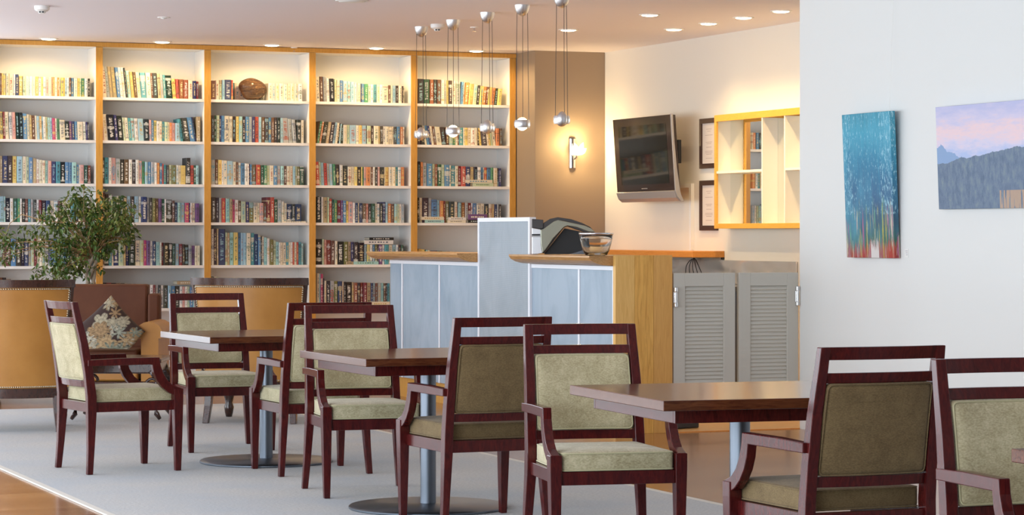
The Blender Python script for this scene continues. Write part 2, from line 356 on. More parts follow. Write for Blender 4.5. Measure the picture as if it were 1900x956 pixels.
ROWS = [ # bay, shelf, ox, oy, base, height profile, lean profile, tokens (right edge)
(0,0,0,120,360,[(0,95),(190,100),(230,125),(1060,140)],[(0,0)],"br18 yl40 yl68 cr105 cr160 wh182 nv222 go270 lg302 cr345 lb355 wh378 cr420 go455 lb488 yl512 wh542 gy572 cr612 tn625 or645 cr680 or705 cr712 lg722 yl755 go770 lb788 wh818 br838 bl875 cr918 yl945 lg960 gn1000 wh1038 dk1065"),
(0,1,0,120,875,[(0,550),(270,555),(340,580),(500,600),(700,625),(780,650),(1060,660)],[(0,-2)],"yl42 mr60 cr110 gy115 wh150 pk188 bk232 bk275 bl325 cr352 tn382 br420 cr440 lb472 go498 lb515 wh545 lg572 lt598 lb622 mg658 wh680 gn710 cr775 bk822 pu855 nv890 bl918 cr985 wh1022 nv1040 dk1060"),
(1,0,186,115,405,[(25,35),(340,50),(350,95),(660,105),(830,130),(850,165),(1040,180),(1160,195)],[(25,-6),(440,-6),(600,-3),(900,-5),(950,0)],"cr80 gy115 tn150 tn205 bl240 wh270 wh310 dk325 lt370 go410 br440 cr485 tl550 cr608 br632 dk685 tn722 gy752 tl785 bk858 yl905 rd935 bg985 bg1045 cr1095 nv1135 mr1165"),
(1,1,186,115,915,[(25,600),(240,610),(260,635),(500,650),(680,675),(930,700),(935,660),(985,640),(1180,615)],[(25,-5),(280,-5),(500,-3),(650,0),(920,0),(980,-9),(1140,-9),(1150,0)],"pk45 cr100 bk180 nv215 bk280 lg305 cr345 tl375 lt415 wh455 lb520 bk580 pk605 bl635 yl668 wh700 cr730 tl762 lg800 cr822 or848 pk890 lb938 wh950 tl985 bk1000 dk1065 bl1122 nv1140 tn1185"),
(2,0,385,125,360,[(45,135),(190,125),(200,120),(300,125),(310,145),(1120,155)],[(0,0)],"br95 cr138 lg175 lb205 nv280 rd305 tl375 cr385 wh430 cr480 wh530 cr580 wh630 cr680 cr720 cr765 gy805 cr850 cr900 cr945 cr985 cr1030 cr1075 wh1120"),
(2,1,385,125,865,[(45,548),(470,560),(860,565),(950,570),(1060,590),(1130,590)],[(45,0),(880,0),(900,-4),(1050,-4),(1060,0)],"dk80 dg105 lg140 nv165 bl200 cr258 cr295 dk338 yl375 lt412 dk450 bl490 gy525 nv562 rd605 lb640 br680 dk722 bl755 br790 dk825 bk862 lb900 gy970 gy1015 gy1055 dk1105 cr1140"),
(3,0,580,125,385,[(45,85),(160,90),(170,100),(260,110),(320,125),(520,145),(560,160),(1080,180)],[(45,-2),(260,-2),(300,0)],"cr90 br130 gy168 wh205 bk258 lg290 cr325 bl360 lb410 lt450 lb490 wh528 cr568 nv578 bl615 gn660 cr690 wh718 tl758 cr795 wh830 cr895 br925 cr942 lb985 dk1020 cr1058 dk1070 cr1085"),
(3,1,580,125,880,[(45,615),(270,630),(370,655),(1080,672)],[(45,9),(150,9),(280,7),(360,3),(380,0)],"br50 gn75 or98 dk152 tn188 dk235 lb265 cr290 bk310 lb330 dk362 cr405 lg440 lb515 cr550 yl585 lb635 dk642 lg690 dk722 cr780 tn805 dk835 wh862 cr900 cr940 cr962 dk995 bl1035 or1070 cr1085"),
(4,0,768,130,370,[(45,72),(190,78),(320,80),(520,92),(600,105),(700,130),(1040,180)],[(45,0),(520,0),(600,5),(950,7),(1040,3)],"dk115 dg190 bg232 dk275 br320 wh358 gy388 yl412 dk450 cr492 gy550 bl578 cr590 or635 br642 yl662 or690 lg735 dk770 yl810 or845 br870 yl908 or945 dk985 yl1030"),
(4,1,768,130,862,[(45,620),(240,640),(380,650),(1040,655)],[(45,-9),(340,-8),(400,0),(760,0),(790,-6),(960,-6),(1000,0)],"dk90 dk130 cr160 bl190 nv212 cr240 br268 cr330 dk380 br420 lg460 gn490 cr520 br535 tl585 cr600 yl635 cr680 wh722 cr752 dk780 yl805 dk865 cr890 yl915 lg935 cr975 or1015 br1040"),
(0,2,0,275,405,[(0,80),(190,82),(340,90),(420,112),(500,130),(660,145),(900,155),(910,180),(1075,190)],[(0,0)],"tn30 nv90 dk145 yl200 lb265 cr310 lg345 bl388 tn432 wh465 cr500 cr532 lt570 pk610 nv662 tl715 bk770 bl812 bl852 lt905 bl935 wh950 pk995 dg1040 mr1075"),
(0,3,0,275,865,[(0,555),(65,560),(70,575),(350,590),(590,610),(1075,620)],[(0,0)],"lb45 lt65 bk120 wh158 dg208 gn238 wh260 dk300 br330 tl362 gy395 dk432 wh460 mr490 dk545 nv590 cr640 wh690 br730 cr790 wh840 tl880 dk930 cr980 dk1030 wh1075"),
(1,2,186,280,380,[(25,65),(180,72),(235,85),(450,95),(490,110),(740,130),(750,150),(1015,155),(1016,65),(1060,65),(1069,150),(1160,155)],[(0,0)],"dk48 tl100 wh132 pk182 gy238 dk285 br340 wh380 dk418 wh455 pk495 gn528 lb560 bl600 gy640 wh670 or700 bl735 rd750 tl785 dk810 lg850 ol895 wh930 cr955 yl1015 dk1068 rd1108 dg1135 lt1165"),
(1,3,186,280,832,[(25,470),(90,500),(110,515),(480,525),(690,550),(850,565),(900,595),(1170,605)],[(0,0)],"br60 dk100 wh145 dg195 cr240 dg275 tn315 lb360 dk405 lb455 wh487 nv552 gy580 dk615 ol655 br690 pu728 dg762 wh780 dk850 br880 nv915 lt950 lb1000 mg1050 nv1065 wh1085 cr1125 pu1170"),
(2,2,385,280,383,[(45,80),(120,85),(230,95),(300,110),(520,140),(700,150),(1140,162)],[(0,0)],"gy95 br125 yl168 wh185 cr232 lb300 cr340 br360 wh398 bl440 wh475 wh488 nv505 bl525 br575 rd628 dg668 gn702 lg735 cr785 bl825 gy868 lt905 br935 cr975 cr1015 lb1040 lg1060 ol1095 dg1140"),
(2,3,385,280,825,[(45,525),(160,530),(310,550),(440,575),(550,590),(700,595),(701,525),(785,525),(793,545),(870,560),(940,605),(1115,605)],[(0,0)],"dk100 dk135 gy165 rd215 lt262 tn295 mg322 wh368 br398 lg452 nv495 ol545 cr590 cr620 pk665 br700 mr745 rd792 dg830 gy880 cr905 cr938 nv998 dk1040 nv1115"),
(3,2,580,280,388,[(45,105),(170,125),(310,140),(400,155),(420,165),(1080,165)],[(45,-3),(300,-2),(310,0)],"rd82 lg105 lb140 rd178 gy205 lb245 gn275 dk318 wh355 dk415 cr460 cr495 yl530 dk575 yl590 gn608 pk635 or680 cr692 br712 wh738 dk772 pk795 dk850 cr862 yl902 cr940 cr980 tl1010 wh1045 or1085"),
(3,3,580,280,826,[(45,518),(190,525),(230,550),(390,565),(500,590),(660,600),(827,598),(828,582),(890,582),(895,598),(1085,605)],[(0,0)],"bk105 wh128 tn178 lg195 rd232 dg255 gn290 mr335 pu362 bl395 yl425 pk475 wh502 nv535 cr555 nv590 br630 pk658 dk695 dg740 cr765 wh795 dk828 nv865 lb890 or930 br968 lt1000 lg1025 wh1050 gy1085"),
(4,2,768,280,393,[(45,95),(100,110),(240,130),(350,135),(490,150),(1035,175)],[(0,0)],"bk78 or105 gy155 bl215 lg248 bg282 dg325 lg362 bl420 cr435 tl490 cr525 mr560 rd612 nv665 tn710 bk750 wh790 bl820 cr832 rd865 bl910 gn940 cr985 dk1005 nv1035"),
(4,3,768,280,825,[(45,525),(210,530),(220,545),(310,560),(480,575),(600,585),(1035,605)],[(0,0)],"bk65 cr100 dk170 gy210 bl275 lb305 or350 mr375 ol420 dk480 cr515 nv525 lt560 bg605 gy640 mr680 wh695 bl745 cr790 cr835 dk885 cr920 tn955 nv985 gy1005 dk1035"),
(0,4,0,410,530,[(0,205),(470,205),(1075,215)],[(0,0)],"gy30 br60 br130 bl190 dk250 bk285 nv338 gy370 lg405 mr435 cr470 cr500 lg530 wh575 nv610 bl670 br710 tl770 nv830 cr880 dk940 wh990 br1040 tl1075"),
(1,4,186,430,385,[(30,160),(150,130),(410,85),(540,85),(650,98),(750,115),(900,125),(1110,150),(1190,150)],[(0,0)],"br50 dk100 tl135 cr155 nv215 lg275 tn300 nv340 bk412 cr475 lg515 mg548 pu590 wh618 nv658 lt705 wh725 mr748 bk812 dk850 dg888 lb935 mr970 dk1000 dk1045 gy1082 pu1120 cr1145 cr1180"),
(1,5,186,430,893,[(40,580),(480,605),(810,625),(1190,650)],[(0,0)],"dk75 mr130 bk190 br240 dk290 bk370 mr420 br480 lb505 lb540 pu560 mr585 wh628 mr650 gy690 dk715 wh750 dk800 lb840 bl885 dk940 wh975 pk1000 wh1035 lg1060 bl1100 lt1135 wh1180"),
(2,4,385,400,567,[(50,140),(75,125),(200,140),(210,180),(360,180),(560,190),(600,210),(720,250),(850,300),(1110,295),(1130,320)],[(0,0)],"wh75 dk110 tn130 nv210 lg235 tn262 lt310 yl360 bl395 lb425 lb460 cr510 tl555 nv600 bl630 dk645 cr670 lt705 wh735 ol780 lg810 lt845 wh860 cr890 cr930 tl960 cr985 wh1010 rd1025 cr1055 rd1075 tl1110 lt1135"),
(2,5,385,400,1067,[(50,700),(200,705),(240,760),(400,860)],[(0,0)],"dk75 cr100 lg130 br165 br200 gy240 gn270 dk350"),
(3,4,580,430,367,[(50,60),(110,62),(240,80),(300,90),(540,100),(600,115),(610,130),(1075,135)],[(0,0)],"bk112 lg135 pk168 mr218 br265 cr295 bk370 ol420 tn455 nv485 dk540 bk608 lb645 yl680 wh705 bl738 ol765 dk785 pu825 wh855 tl900 cr945 lb990 wh1015 dk1045 dg1075"),
(3,5,580,430,865,[(55,470),(130,485),(135,560),(350,570),(500,585),(910,600)],[(0,0)],"cr80 lb95 mg128 dk138 cr162 dk210 gy260 ol300 nv348 cr370 bk395 bk465 tn490 bg530 dk562 mr600 mr642 tn688 nv715 lb740 br770 gy815 lt840 br862 dk885 tl912"),
(4,4,768,380,545,[(45,360),(120,370),(190,380),(430,395),(520,405),(610,420),(1035,430)],[(45,4),(110,4),(130,2),(150,0)],"go75 yl100 yl115 dg140 lt165 cr190 nv240 nv275 tl298 dg335 tl380 nv428 cr440 br460 gy495 mr520 cr535 lg555 pk575 lt610 tn665 bk715 lg745 gn782 cr830 bl870 br930 wh980 dk1035"),
(0,5,0,410,1052,[(0,665),(60,670),(130,695)],[(0,0)],"br30 dk75 br130"),
]
def interp(prof, x):
    if x <= prof[0][0]: return prof[0][1]
    for (a, b), (c, d) in zip(prof, prof[1:]):
        if x <= c: return b + (d - b) * (x - a) / (c - a)
    return prof[-1][1]
BAY = ['leftmost', 'second', 'middle', 'fourth', 'rightmost']
SHN = ['top', 'second', 'third', 'fourth', 'fifth', 'lowest']
ORD = lambda n: '%d%s' % (n, 'th' if 10 < n % 100 < 14 else {1: 'st', 2: 'nd', 3: 'rd'}.get(n % 10, 'th'))
books = []
BSP = YB + .045
for bay, sh, ox, oy, base, prof, lean, toks in ROWS:
    prev = max(interp(prof, 0) * 0 + prof[0][0], 0)
    xlo = UP[bay] + .031
    lst = []
    for t in toks.split():
        c, e = t[:2], int(t[2:])
        mid = (prev + e) / 2
        X0 = on_Y(ox + prev / SC, 300, BSP)[0]; X1 = on_Y(ox + e / SC, 300, BSP)[0]
        D = F_PX * 0 + (X0 * SP + BSP * CP)
        hgt = (base - interp(prof, mid)) / SC * D / F_PX
        X0 = max(X0, xlo)
        if X1 - X0 > .004: lst.append([c, X0, X1, hgt, math.tan(R(interp(lean, mid)))])
        prev = e
    for k, (c, X0, X1, hgt, ln) in enumerate(lst):
        lo = UP[bay] + .031; hi = UP[bay + 1] - .031
        if ln < 0 and X0 + ln * hgt < lo: ln = min(0, (lo - X0) / hgt)
        if ln > 0 and X1 + ln * hgt > hi: ln = max(0, (hi - X1) / hgt)
        books.append(dict(c=c, x0=X0 + .0004, x1=X1 - .0004, h=hgt * rnd.uniform(.985, 1.0), ln=ln, z=SH[sh] + .0006, y=BSP + rnd.uniform(-.008, .006), d=rnd.uniform(.13, .17),
             bay=bay, sh=sh, k=k, n=len(lst), lc=lst[k - 1][0] if k else None, rc=lst[k + 1][0] if k < len(lst) - 1 else None, id=len(books)))
def jit(c, a=.12):
    k = 1 + rnd.uniform(-a, a); return tuple(min(1, max(0, v * k + rnd.uniform(-.012, .012))) for v in c)
def ink_for(c):
    l = sum(PAL[c]) / 3
    if l > .4: return rnd.choice([(.08, .10, .16), (.35, .10, .06), (.12, .20, .12), (.25, .22, .18), (.50, .35, .12), (.10, .28, .40)])
    if l > .15: return rnd.choice([(.75, .72, .62), (.05, .05, .06), (.70, .55, .20)])
    return rnd.choice([(.80, .78, .72), (.80, .78, .72), (.70, .60, .36), (.60, .64, .66), (.30, .50, .58)])
def book_geo(b, origin=(0, 0, 0)):
    x0, x1, h, ln, z, y, d = b['x0'], b['x1'], b['h'], b['ln'], b['z'], b['y'], b['d']
    ox, oy, oz = origin; w = x1 - x0; ch = min(.2 * w, .006)
    plan = [(x0, y + d), (x0, y + ch), (x0 + ch, y), (x1 - ch, y), (x1, y + ch), (x1, y + d)]
    vs = [(px - ox, py - oy, z - oz) for px, py in plan] + [(px - ox + ln * h, py - oy, z + h - oz) for px, py in plan]
    fs = [tuple(range(6))[::-1], tuple(range(6, 12))] + [(i, (i + 1) % 6, 6 + (i + 1) % 6, 6 + i) for i in range(6)]
    us = [0, .02, .1, .9, .98, 1]
    return vs, fs, us
def fill_mesh(name, items, origin):
    mb = MB(); data = []
    for b in items:
        vs, fs, us = book_geo(b, origin)
        mb.add(vs, fs)
        data.append(b)
    me = bpy.data.meshes.new(name); me.from_pydata(mb.v, [], mb.f); me.materials.append(M['book'])
    uvl = me.uv_layers.new(name='UVMap'); c1 = me.color_attributes.new('cover', 'FLOAT_COLOR', 'CORNER'); c2 = me.color_attributes.new('ink', 'FLOAT_COLOR', 'CORNER')
    uvl = me.uv_layers['UVMap']; c1 = me.color_attributes['cover']; c2 = me.color_attributes['ink']
    us = [0, .02, .1, .9, .98, 1]
    pc = (.66, .60, .48)
    for bi, b in enumerate(data):
        for fi in range(8):
            p = me.polygons[bi * 8 + fi]
            for li in p.loop_indices:
                vi = me.loops[li].vertex_index - bi * 12
                top = vi >= 6
                if fi in (0, 1) or fi == 7:
                    uvl.data[li].uv = (0, b['id'] + .02); c1.data[li].color = (*pc, 1); c2.data[li].color = (*pc, 1)
                else:
                    uvl.data[li].uv = (min(.99, us[vi % 6]), b['id'] + (.985 if top else .015)); c1.data[li].color = (*b['col'], 1); c2.data[li].color = (*b['ink'], 1)
    o = bpy.data.objects.new(name, me); COL.objects.link(o); o.location = origin
    return o
for b in books: b['col'] = jit(PAL[b['c']]); b['ink'] = ink_for(b['c'])
# those hidden by furniture in the photo are not among the individually built ones
def hidden(b):
    if b['sh'] == 5 and b['bay'] in (0, 2): return b['k'] > 2
    if b['bay'] == 4 and b['sh'] == 4: return b['k'] > 23
    return False
books = [b for b in books if not hidden(b)]
for b in books:   # the row behind the husk is pushed to the back
    if b['bay'] == 2 and b['sh'] == 0 and 6 <= b['k'] <= 14: b['y'] += .155; b['d'] = .12
def vis(b):
    a = (b['x1'] - b['x0']) * b['h']
    if b['bay'] == 0 and b['sh'] in (3, 4) and b['k'] > 12: a *= .3
    if b['bay'] == 1 and b['sh'] in (3, 5) and b['k'] < 8: a *= .4
    if b['bay'] == 2 and b['sh'] == 0 and 7 <= b['k'] <= 14: a *= .2
    return a
FLAT_N = 15
order = sorted(books, key=vis, reverse=True); solo = order[:300 - FLAT_N]; rest = order[300 - FLAT_N:]
solo_ids = {b['id'] for b in solo}
seen = {}
def size_word(b):
    w = b['x1'] - b['x0']
    return ('tall ' if b['h'] > .265 else 'short ' if b['h'] < .185 else '') + ('thick ' if w > .048 else 'thin ' if w < .026 else '')
def blabel(b):
    nb = [x for x in books if x['bay'] == b['bay'] and x['sh'] == b['sh']]
    same = [x for x in nb if x['c'] == b['c']]
    base = '%s%s book' % (size_word(b), CN[b['c']])
    place = '%s shelf of %s bay' % (SHN[b['sh']], BAY[b['bay']])
    if len(same) == 1: return 'only %s book on the %s' % (CN[b['c']], place)
    pairs = [x for x in same if x['lc'] == b['lc'] and x['rc'] == b['rc']]
    if len(pairs) == 1 and b['lc'] and b['rc']:
        if b['lc'] == b['rc']: return '%s between two %s ones, %s' % (base, CN[b['lc']], place)
        return '%s between %s and %s ones, %s' % (base, CN[b['lc']], CN[b['rc']], place)
    return '%s, %s from the left on the %s' % (base, ORD(b['k'] + 1), place)
for b in books:
    if b['id'] in solo_ids:
        o = fill_mesh('book', [b], ((b['x0'] + b['x1']) / 2, b['y'], b['z']))
        tag(o, blabel(b), 'book', 'books standing on the %s shelf of the %s bay' % (SHN[b['sh']], BAY[b['bay']]))
        b['obj'] = o
o = fill_mesh('small_books', rest, (6.6, YB, 0)); tag(o, 'remaining thin paperbacks filling the gaps along all the bookcase shelves', 'books', kind='stuff')
# flat books
def flat(px0, px1, py0, py1, c, label, z=None, y=None, depth=.15, rz=0):
    yy = YB + .02 if y is None else y
    X0 = on_Y(px0, py1, yy); X1 = on_Y(px1, py0, yy); z0 = X0[2] if z is None else z; th = (py1 - py0) / 208
    o = empty('book', ((X0[0] + X1[0]) / 2, yy, z0 + .0006), rz, label, 'book', 'books lying flat on the shelves')
    w = X1[0] - X0[0]; cov = mat('cover ' + CN[c], PAL[c], .5)
    MB().box(-w / 2, w / 2, 0, depth, 0, .003).box(-w / 2, w / 2, 0, depth, th - .003, th).box(-w / 2, w / 2, 0, .003, .003, th - .003).build('cover', cov, o)
    MB().box(-w / 2 + .004, w / 2 - .004, .0031, depth - .004, .0031, th - .0031).build('page_block', 'page', o)
    ink = MB(); n = 7
    for i in range(n):
        a = -w * .34 + w * .68 * i / n
        ink.box(a, a + w * .68 / n * rnd.uniform(.4, .8), -.0006, .0001, th * .35, th * .65)
    ink.build('spine_title', mat('ink', ink_for(c), .6), o)
    return z0 + th
Z = SH
flat(768+130/SC, 768+360/SC, 0, 34/SC, 'lt', 'green book lying flat under a cream one, fourth shelf of rightmost bay', Z[3])
flat(768+85/SC, 768+355/SC, 0, 38/SC, 'cr', 'cream book lying flat on a green one, fourth shelf of rightmost bay', Z[3] + 34/SC/208 + .001)
flat(768+400/SC, 768+612/SC, 0, 32/SC, 'cr', 'lower of two cream books lying flat beside the green one', Z[3])
flat(768+410/SC, 768+618/SC, 0, 34/SC, 'wh', 'upper of two cream books lying flat beside the green one', Z[3] + 32/SC/208 + .001)
flat(768+640/SC, 768+860/SC, 0, 38/SC, 'bk', 'black book lying flat under the purple one, rightmost bay', Z[3])
flat(768+640/SC, 768+868/SC, 0, 66/SC, 'pu', 'purple book lying flat near the top of the grey screen', Z[3] + 38/SC/208 + .001)
flat(768+700/SC, 768+940/SC, 0, 42/SC, 'lg', 'lower pale book lying flat on the third shelf of rightmost bay', Z[2])
flat(768+610/SC, 768+930/SC, 0, 38/SC, 'cr', 'upper cream book lying flat on the third shelf of rightmost bay', Z[2] + 42/SC/208 + .001)
flat(385+885/SC, 385+1165/SC, 0, 16/SC, 'cr', 'thin cream book lying flat below navy ones, fourth shelf of middle bay', Z[3])
flat(580+485/SC, 580+780/SC, 0, 36/SC, 'lt', 'turquoise book lying flat at the left end of the counter top', Z[4])
flat(580+400/SC, 580+482/SC, 0, 36/SC, 'tn', 'small tan book lying flat beside the turquoise one', Z[4])
flat(580+690/SC, 580+912/SC, 0, 50/SC, 'cr', 'cream book lying flat on the lowest shelf beside the counter', Z[5])
zt = Z[4] + (367 - 128) / SC / 208 + .006
flat(580+612/SC, 580+955/SC, 0, 46/SC, 'wh', 'pale book lying flat across the standing books, fifth shelf of fourth bay', zt, y=YB + .03)
flat(580+672/SC, 580+960/SC, 0, 34/SC, 'bk', 'dark book topmost of the pile lying across standing books', zt + 46/SC/208 + .001, y=YB + .03)
flat(186+908/SC, 186+1168/SC, 0, 40/SC, 'tn', 'tan book lying across the standing books, lowest shelf of second bay', Z[5] + (893 - 632) / SC / 205 + .008, y=YB + .03)
# lettering on three legible spines
def lettering(txt, px, py, size, col, parent_book, rot=-90):
    cu = bpy.data.curves.new('title', 'FONT'); cu.body = txt; cu.size = size; cu.extrude = .0004; cu.align_x = 'CENTER'; cu.align_y = 'CENTER'
    t = bpy.data.objects.new('t', cu); COL.objects.link(t); bpy.context.view_layer.update()
    me = bpy.data.meshes.new_from_object(t); bpy.data.objects.remove(t)
    p = on_Y(px, py, BSP - .012)
    mt = Matrix.Translation(Vector(p)) @ Matrix.Rotation(R(rot), 4, 'Y') @ Matrix.Rotation(R(90), 4, 'X')
    me.transform(mt); me.materials.append(mat('title ink', col, .5))
    if parent_book is not None:
        me.transform(Matrix.Translation(-Vector(parent_book.location)))
        o = bpy.data.objects.new('spine_title', me); COL.objects.link(o); o.parent = parent_book
        # bring the letters just proud of the spine
        ys = min(v.co.y for v in me.vertices); 
        for v_ in me.vertices: v_.co.y += -.0014 - ys
def find(bay, sh, px):
    for b in books:
        if b['bay'] == bay and b['sh'] == sh and b.get('obj'):
            a = on_Y(px, 300, BSP)[0]
            if b['x0'] <= a <= b['x1']: return b['obj']
def letter(bay, sh, px, py, txt, size, col, rot=90):
    o = find(bay, sh, px)
    if o: lettering(txt, px, py, size, col, o, rot)
letter(3, 3, 580 + 78/SC, 280 + 610/SC, 'WINX', .036, (.85, .85, .82))
letter(3, 4, 580 + 332/SC, 430 + 232/SC, 'B', .06, (.85, .85, .80), 0)
letter(3, 5, 580 + 236/SC, 430 + 760/SC, 'ARGO', .04, (.6, .04, .04), -90)

# ------------------------------------------------------------------ seed husk on the top shelf
hx = on_Y(470.5, 160, YB + .06)
mb = MB(); mb.ball((0, 0, .100), .125, .088, .100, 32, 20)
def lump(x, y, z):
    a = math.atan2(z - .1, x); k = 1 + .035 * math.sin(3 * a + 1) + .02 * math.sin(5 * a)
    return (x * k + .008 * math.sin(z * 30), y * k, (z - .1) * k + .1)
h_ = mb.build('coconut', 'husk', smooth=True, xf=lump); h_.location = (hx[0], YB + .098, SH[0] + .004)
tag(h_, 'large brown fibrous coconut in front of cream books on the top shelf', 'coconut')

# ------------------------------------------------------------------ bar counter
XC = 7.0
bar = empty('bar_counter', (XC, 15.5, 0), 0, 'long bar counter with blue-grey front, golden timber end and timber tops', 'counter')
def CY(y): return y - 15.5
MB().box(.045, .36, CY(15.60), CY(19.98), .0, 1.10).build('carcass', 'panel', bar)
MB().box(.03, .045, CY(15.55), CY(19.98), .0, .16).build('plinth', 'ash', bar)
js = [(19.98, 19.70), (19.66, 18.835), (18.805, 17.985)]; js2 = [(16.955, 16.12), (16.09, 15.545)]
for a, b in js + js2: MB().box(0, .044, CY(b), CY(a), .16, 1.075).build('panel', 'panel', bar, bevel=.002)
tr = MB()
for y in (19.68, 18.82, 17.975, 16.965, 16.105, 15.535): MB().box(-.006, .04, CY(y) - .014, CY(y) + .014, .16, 1.075).build('trim_strip', 'trim_white', bar)
MB().box(-.006, .04, CY(17.962), CY(19.98), 1.076, 1.104).build('top_trim', 'trim_white', bar)
MB().box(-.006, .04, CY(15.52), CY(16.945), 1.076, 1.104).build('top_trim', 'trim_white', bar)
# raised screen between the two tops
MB().box(-.012, .02, CY(16.975), CY(17.935), .15, 1.405).build('screen_panel', 'screen', bar)
fr = MB(); a, b = CY(16.945), CY(17.962)
fr.box(-.02, .03, a, a + .03, .15, 1.435).box(-.02, .03, b - .03, b, .15, 1.435).box(-.02, .03, a + .03, b - .03, 1.405, 1.435)
fr.build('screen_frame', 'trim_white', bar, bevel=.002)
prof = [(-.18, 1.172), (-.18, 1.160), (-.165, 1.140), (-.13, 1.122), (-.08, 1.110), (0, 1.106), (.38, 1.106), (.38, 1.172)]
def ctop(y0, y1):
    mb = MB(); mb.loft([[(x, y0, z) for x, z in prof], [(x, y1, z) for x, z in prof]]); return mb.build('counter_top', 'slab', bar)
ctop(CY(17.968), CY(20.06)); ctop(CY(15.53), CY(16.94))
MB().box(.045, .38, CY(16.94), CY(17.968), 1.106, 1.172).build('counter_top', 'slab', bar)
for k in range(3):
    x0 = -.012 + .138 * k + (.0 if k else 0)
    MB().box(x0, x0 + .137, CY(15.485), CY(15.525), 0, 1.176).build('end_board', grain('oak board', [(.72, .40, .10), (.60, .29, .05), (.62, .31, .07)][k], [(.88, .55, .18), (.84, .47, .11), (.74, .40, .11)][k], (16, 16, 1.3), 3, .38), bar, bevel=.0015)

# espresso machine on the counter
def cam_frame(px, py, D): return at_D(px, py, D)
De = 17.75; sE = F_PX / De
base = at_D(1040, 470, De)
em = empty('espresso_machine', (base.x, base.y, 1.1725), -PHI, 'silver espresso machine with curved hood and dark cavity beside the glass bowl', 'espresso machine')
def ep(x, y): return ((960 + x / 7.965 - 1040) / sE, (723 - y) / 7.965 / sE)
def eprof(pts, y0, y1, name, m, bev=.004, sm=False):
    q = [ep(*p) for p in pts]; mb = MB(); mb.loft([[(x, y0, z) for x, z in q], [(x, y1, z) for x, z in q]]); return mb.build(name, m, em, bevel=bev)
M['champagne'] = mat('champagne plastic', (.33, .33, .26), .22, metal=.5)
eprof([(215, 240), (390, 250), (480, 190), (600, 165), (800, 195), (950, 245), (1080, 310), (1150, 385), (1080, 420), (740, 300), (690, 320), (400, 700), (215, 712)], .03, .22, 'body', 'dark')
eprof([(340, 350), (380, 345), (540, 228), (600, 207), (700, 226), (900, 270), (1000, 292), (1090, 332), (1155, 390), (1050, 380), (880, 314), (740, 292), (690, 312), (530, 480), (420, 640), (372, 695), (350, 560)], 0, .04, 'hood', 'champagne')
eprof([(215, 322), (345, 345), (352, 560), (372, 700), (300, 714), (215, 716)], .005, .2, 'side_body', 'alu')
eprof([(215, 190), (385, 205), (385, 330), (345, 340), (215, 320)], .02, .2, 'top_tank', 'dark')
eprof([(215, 415), (335, 415), (335, 438), (215, 438)], -.004, .01, 'slot', 'black', 0)
eprof([(215, 440), (335, 440), (335, 460), (215, 460)], -.004, .01, 'cup_rail', 'chrome', 0)
eprof([(405, 700), (700, 330), (1040, 400), (1060, 716), (400, 716)], .1, .14, 'cavity', 'black', 0)
eprof([(770, 716), (960, 655), (1040, 680), (1040, 716)], .0, .09, 'drip_tray', 'steel', .002)
# glass bowl
Db = 17.0; bb = at_D(1106, 472, Db)
bw = empty('glass_bowl', (bb.x, bb.y, 1.1725), 0, 'clear glass bowl with silver rim on the bar counter beside the timber end', 'bowl')
mb = MB(); pr = [(.062, 0), (.072, .004), (.085, .03), (.098, .07), (.107, .11), (.111, .145), (.108, .145), (.104, .11), (.095, .07), (.082, .034), (.066, .012), (.02, .010)]
mb.lathe(pr, 32); mb.build('bowl_body', 'glass', bw, smooth=True)
MB().lathe([(.112, .137), (.115, .146), (.112, .152), (.108, .152), (.1075, .146)], 32).build('rim', 'chrome', bw, smooth=True)

# ------------------------------------------------------------------ saloon doors
def saloon(x0, x1, side, label):
    d = empty('saloon_door', ((x0 + x1) / 2, YD + .01, 0), 0, label, 'door', 'louvred saloon doors')
    w = (x1 - x0) / 2; z0, z1 = .20, 1.056; st = .085
    fr = MB().box(-w, -w + st, 0, .035, z0, z1).box(w - st, w, 0, .035, z0, z1).box(-w + st, w - st, 0, .035, z1 - .088, z1).box(-w + st, w - st, 0, .035, z0, z0 + .1)
    fr.build('frame', 'grey_door', d, bevel=.002)
    lv = MB(); n = 26; a = z0 + .1; b = z1 - .088; p = (b - a) / n
    for i in range(n):
        z = a + p * i
        lv.add([(-w + st, .006, z), (w - st, .006, z), (w - st, .012, z + .001), (-w + st, .012, z + .001), (-w + st, .016, z + p * .97), (w - st, .016, z + p * .97), (w - st, .022, z + p * .99), (-w + st, .022, z + p * .99)],
               [(0, 1, 5, 4), (3, 7, 6, 2), (0, 3, 2, 1), (4, 5, 6, 7), (0, 4, 7, 3), (1, 2, 6, 5)])
    lv.build('louvres', 'grey_door', d)
    hx_ = side * (w - .012)
    hb = MB().lathe([(.011, .93 - .055), (.011, 1.0 - .055), (.014, 1.0 - .05), (.014, 1.02 - .05), (.008, 1.03 - .05)], 12, (hx_ , -.012, -.045)).lathe([(.014, .86), (.014, .88), (.011, .885), (.011, .9)], 12, (hx_, -.012, -.05))
    hb = MB().lathe([(.006, .80), (.014, .805), (.014, .825), (.011, .83), (.011, .90), (.014, .905), (.014, .93), (.006, .935)], 12, (hx_, -.013, .03)).box(hx_ - .012, hx_ + .012, -.006, -.0002, .83, .96)
    hb.build('hinge', 'chrome', d)
saloon(7.412, 7.868, -1, 'left grey louvred saloon door hinged beside the timber counter end')
saloon(7.898, 8.345, 1, 'right grey louvred saloon door hinged beside the white wall')
# dark box on the floor behind the doors
p = on_z(1271, 797, 0)
bx = MB().box(-.12, .12, -.06, .06, 0, .075); o = bx.build('floor_box', 'dark', bevel=.006); o.location = (p[0], p[1] + .08, .005); o.rotation_euler = (0, 0, .25)
tag(o, 'low dark box on the floor behind the left saloon door', 'box')

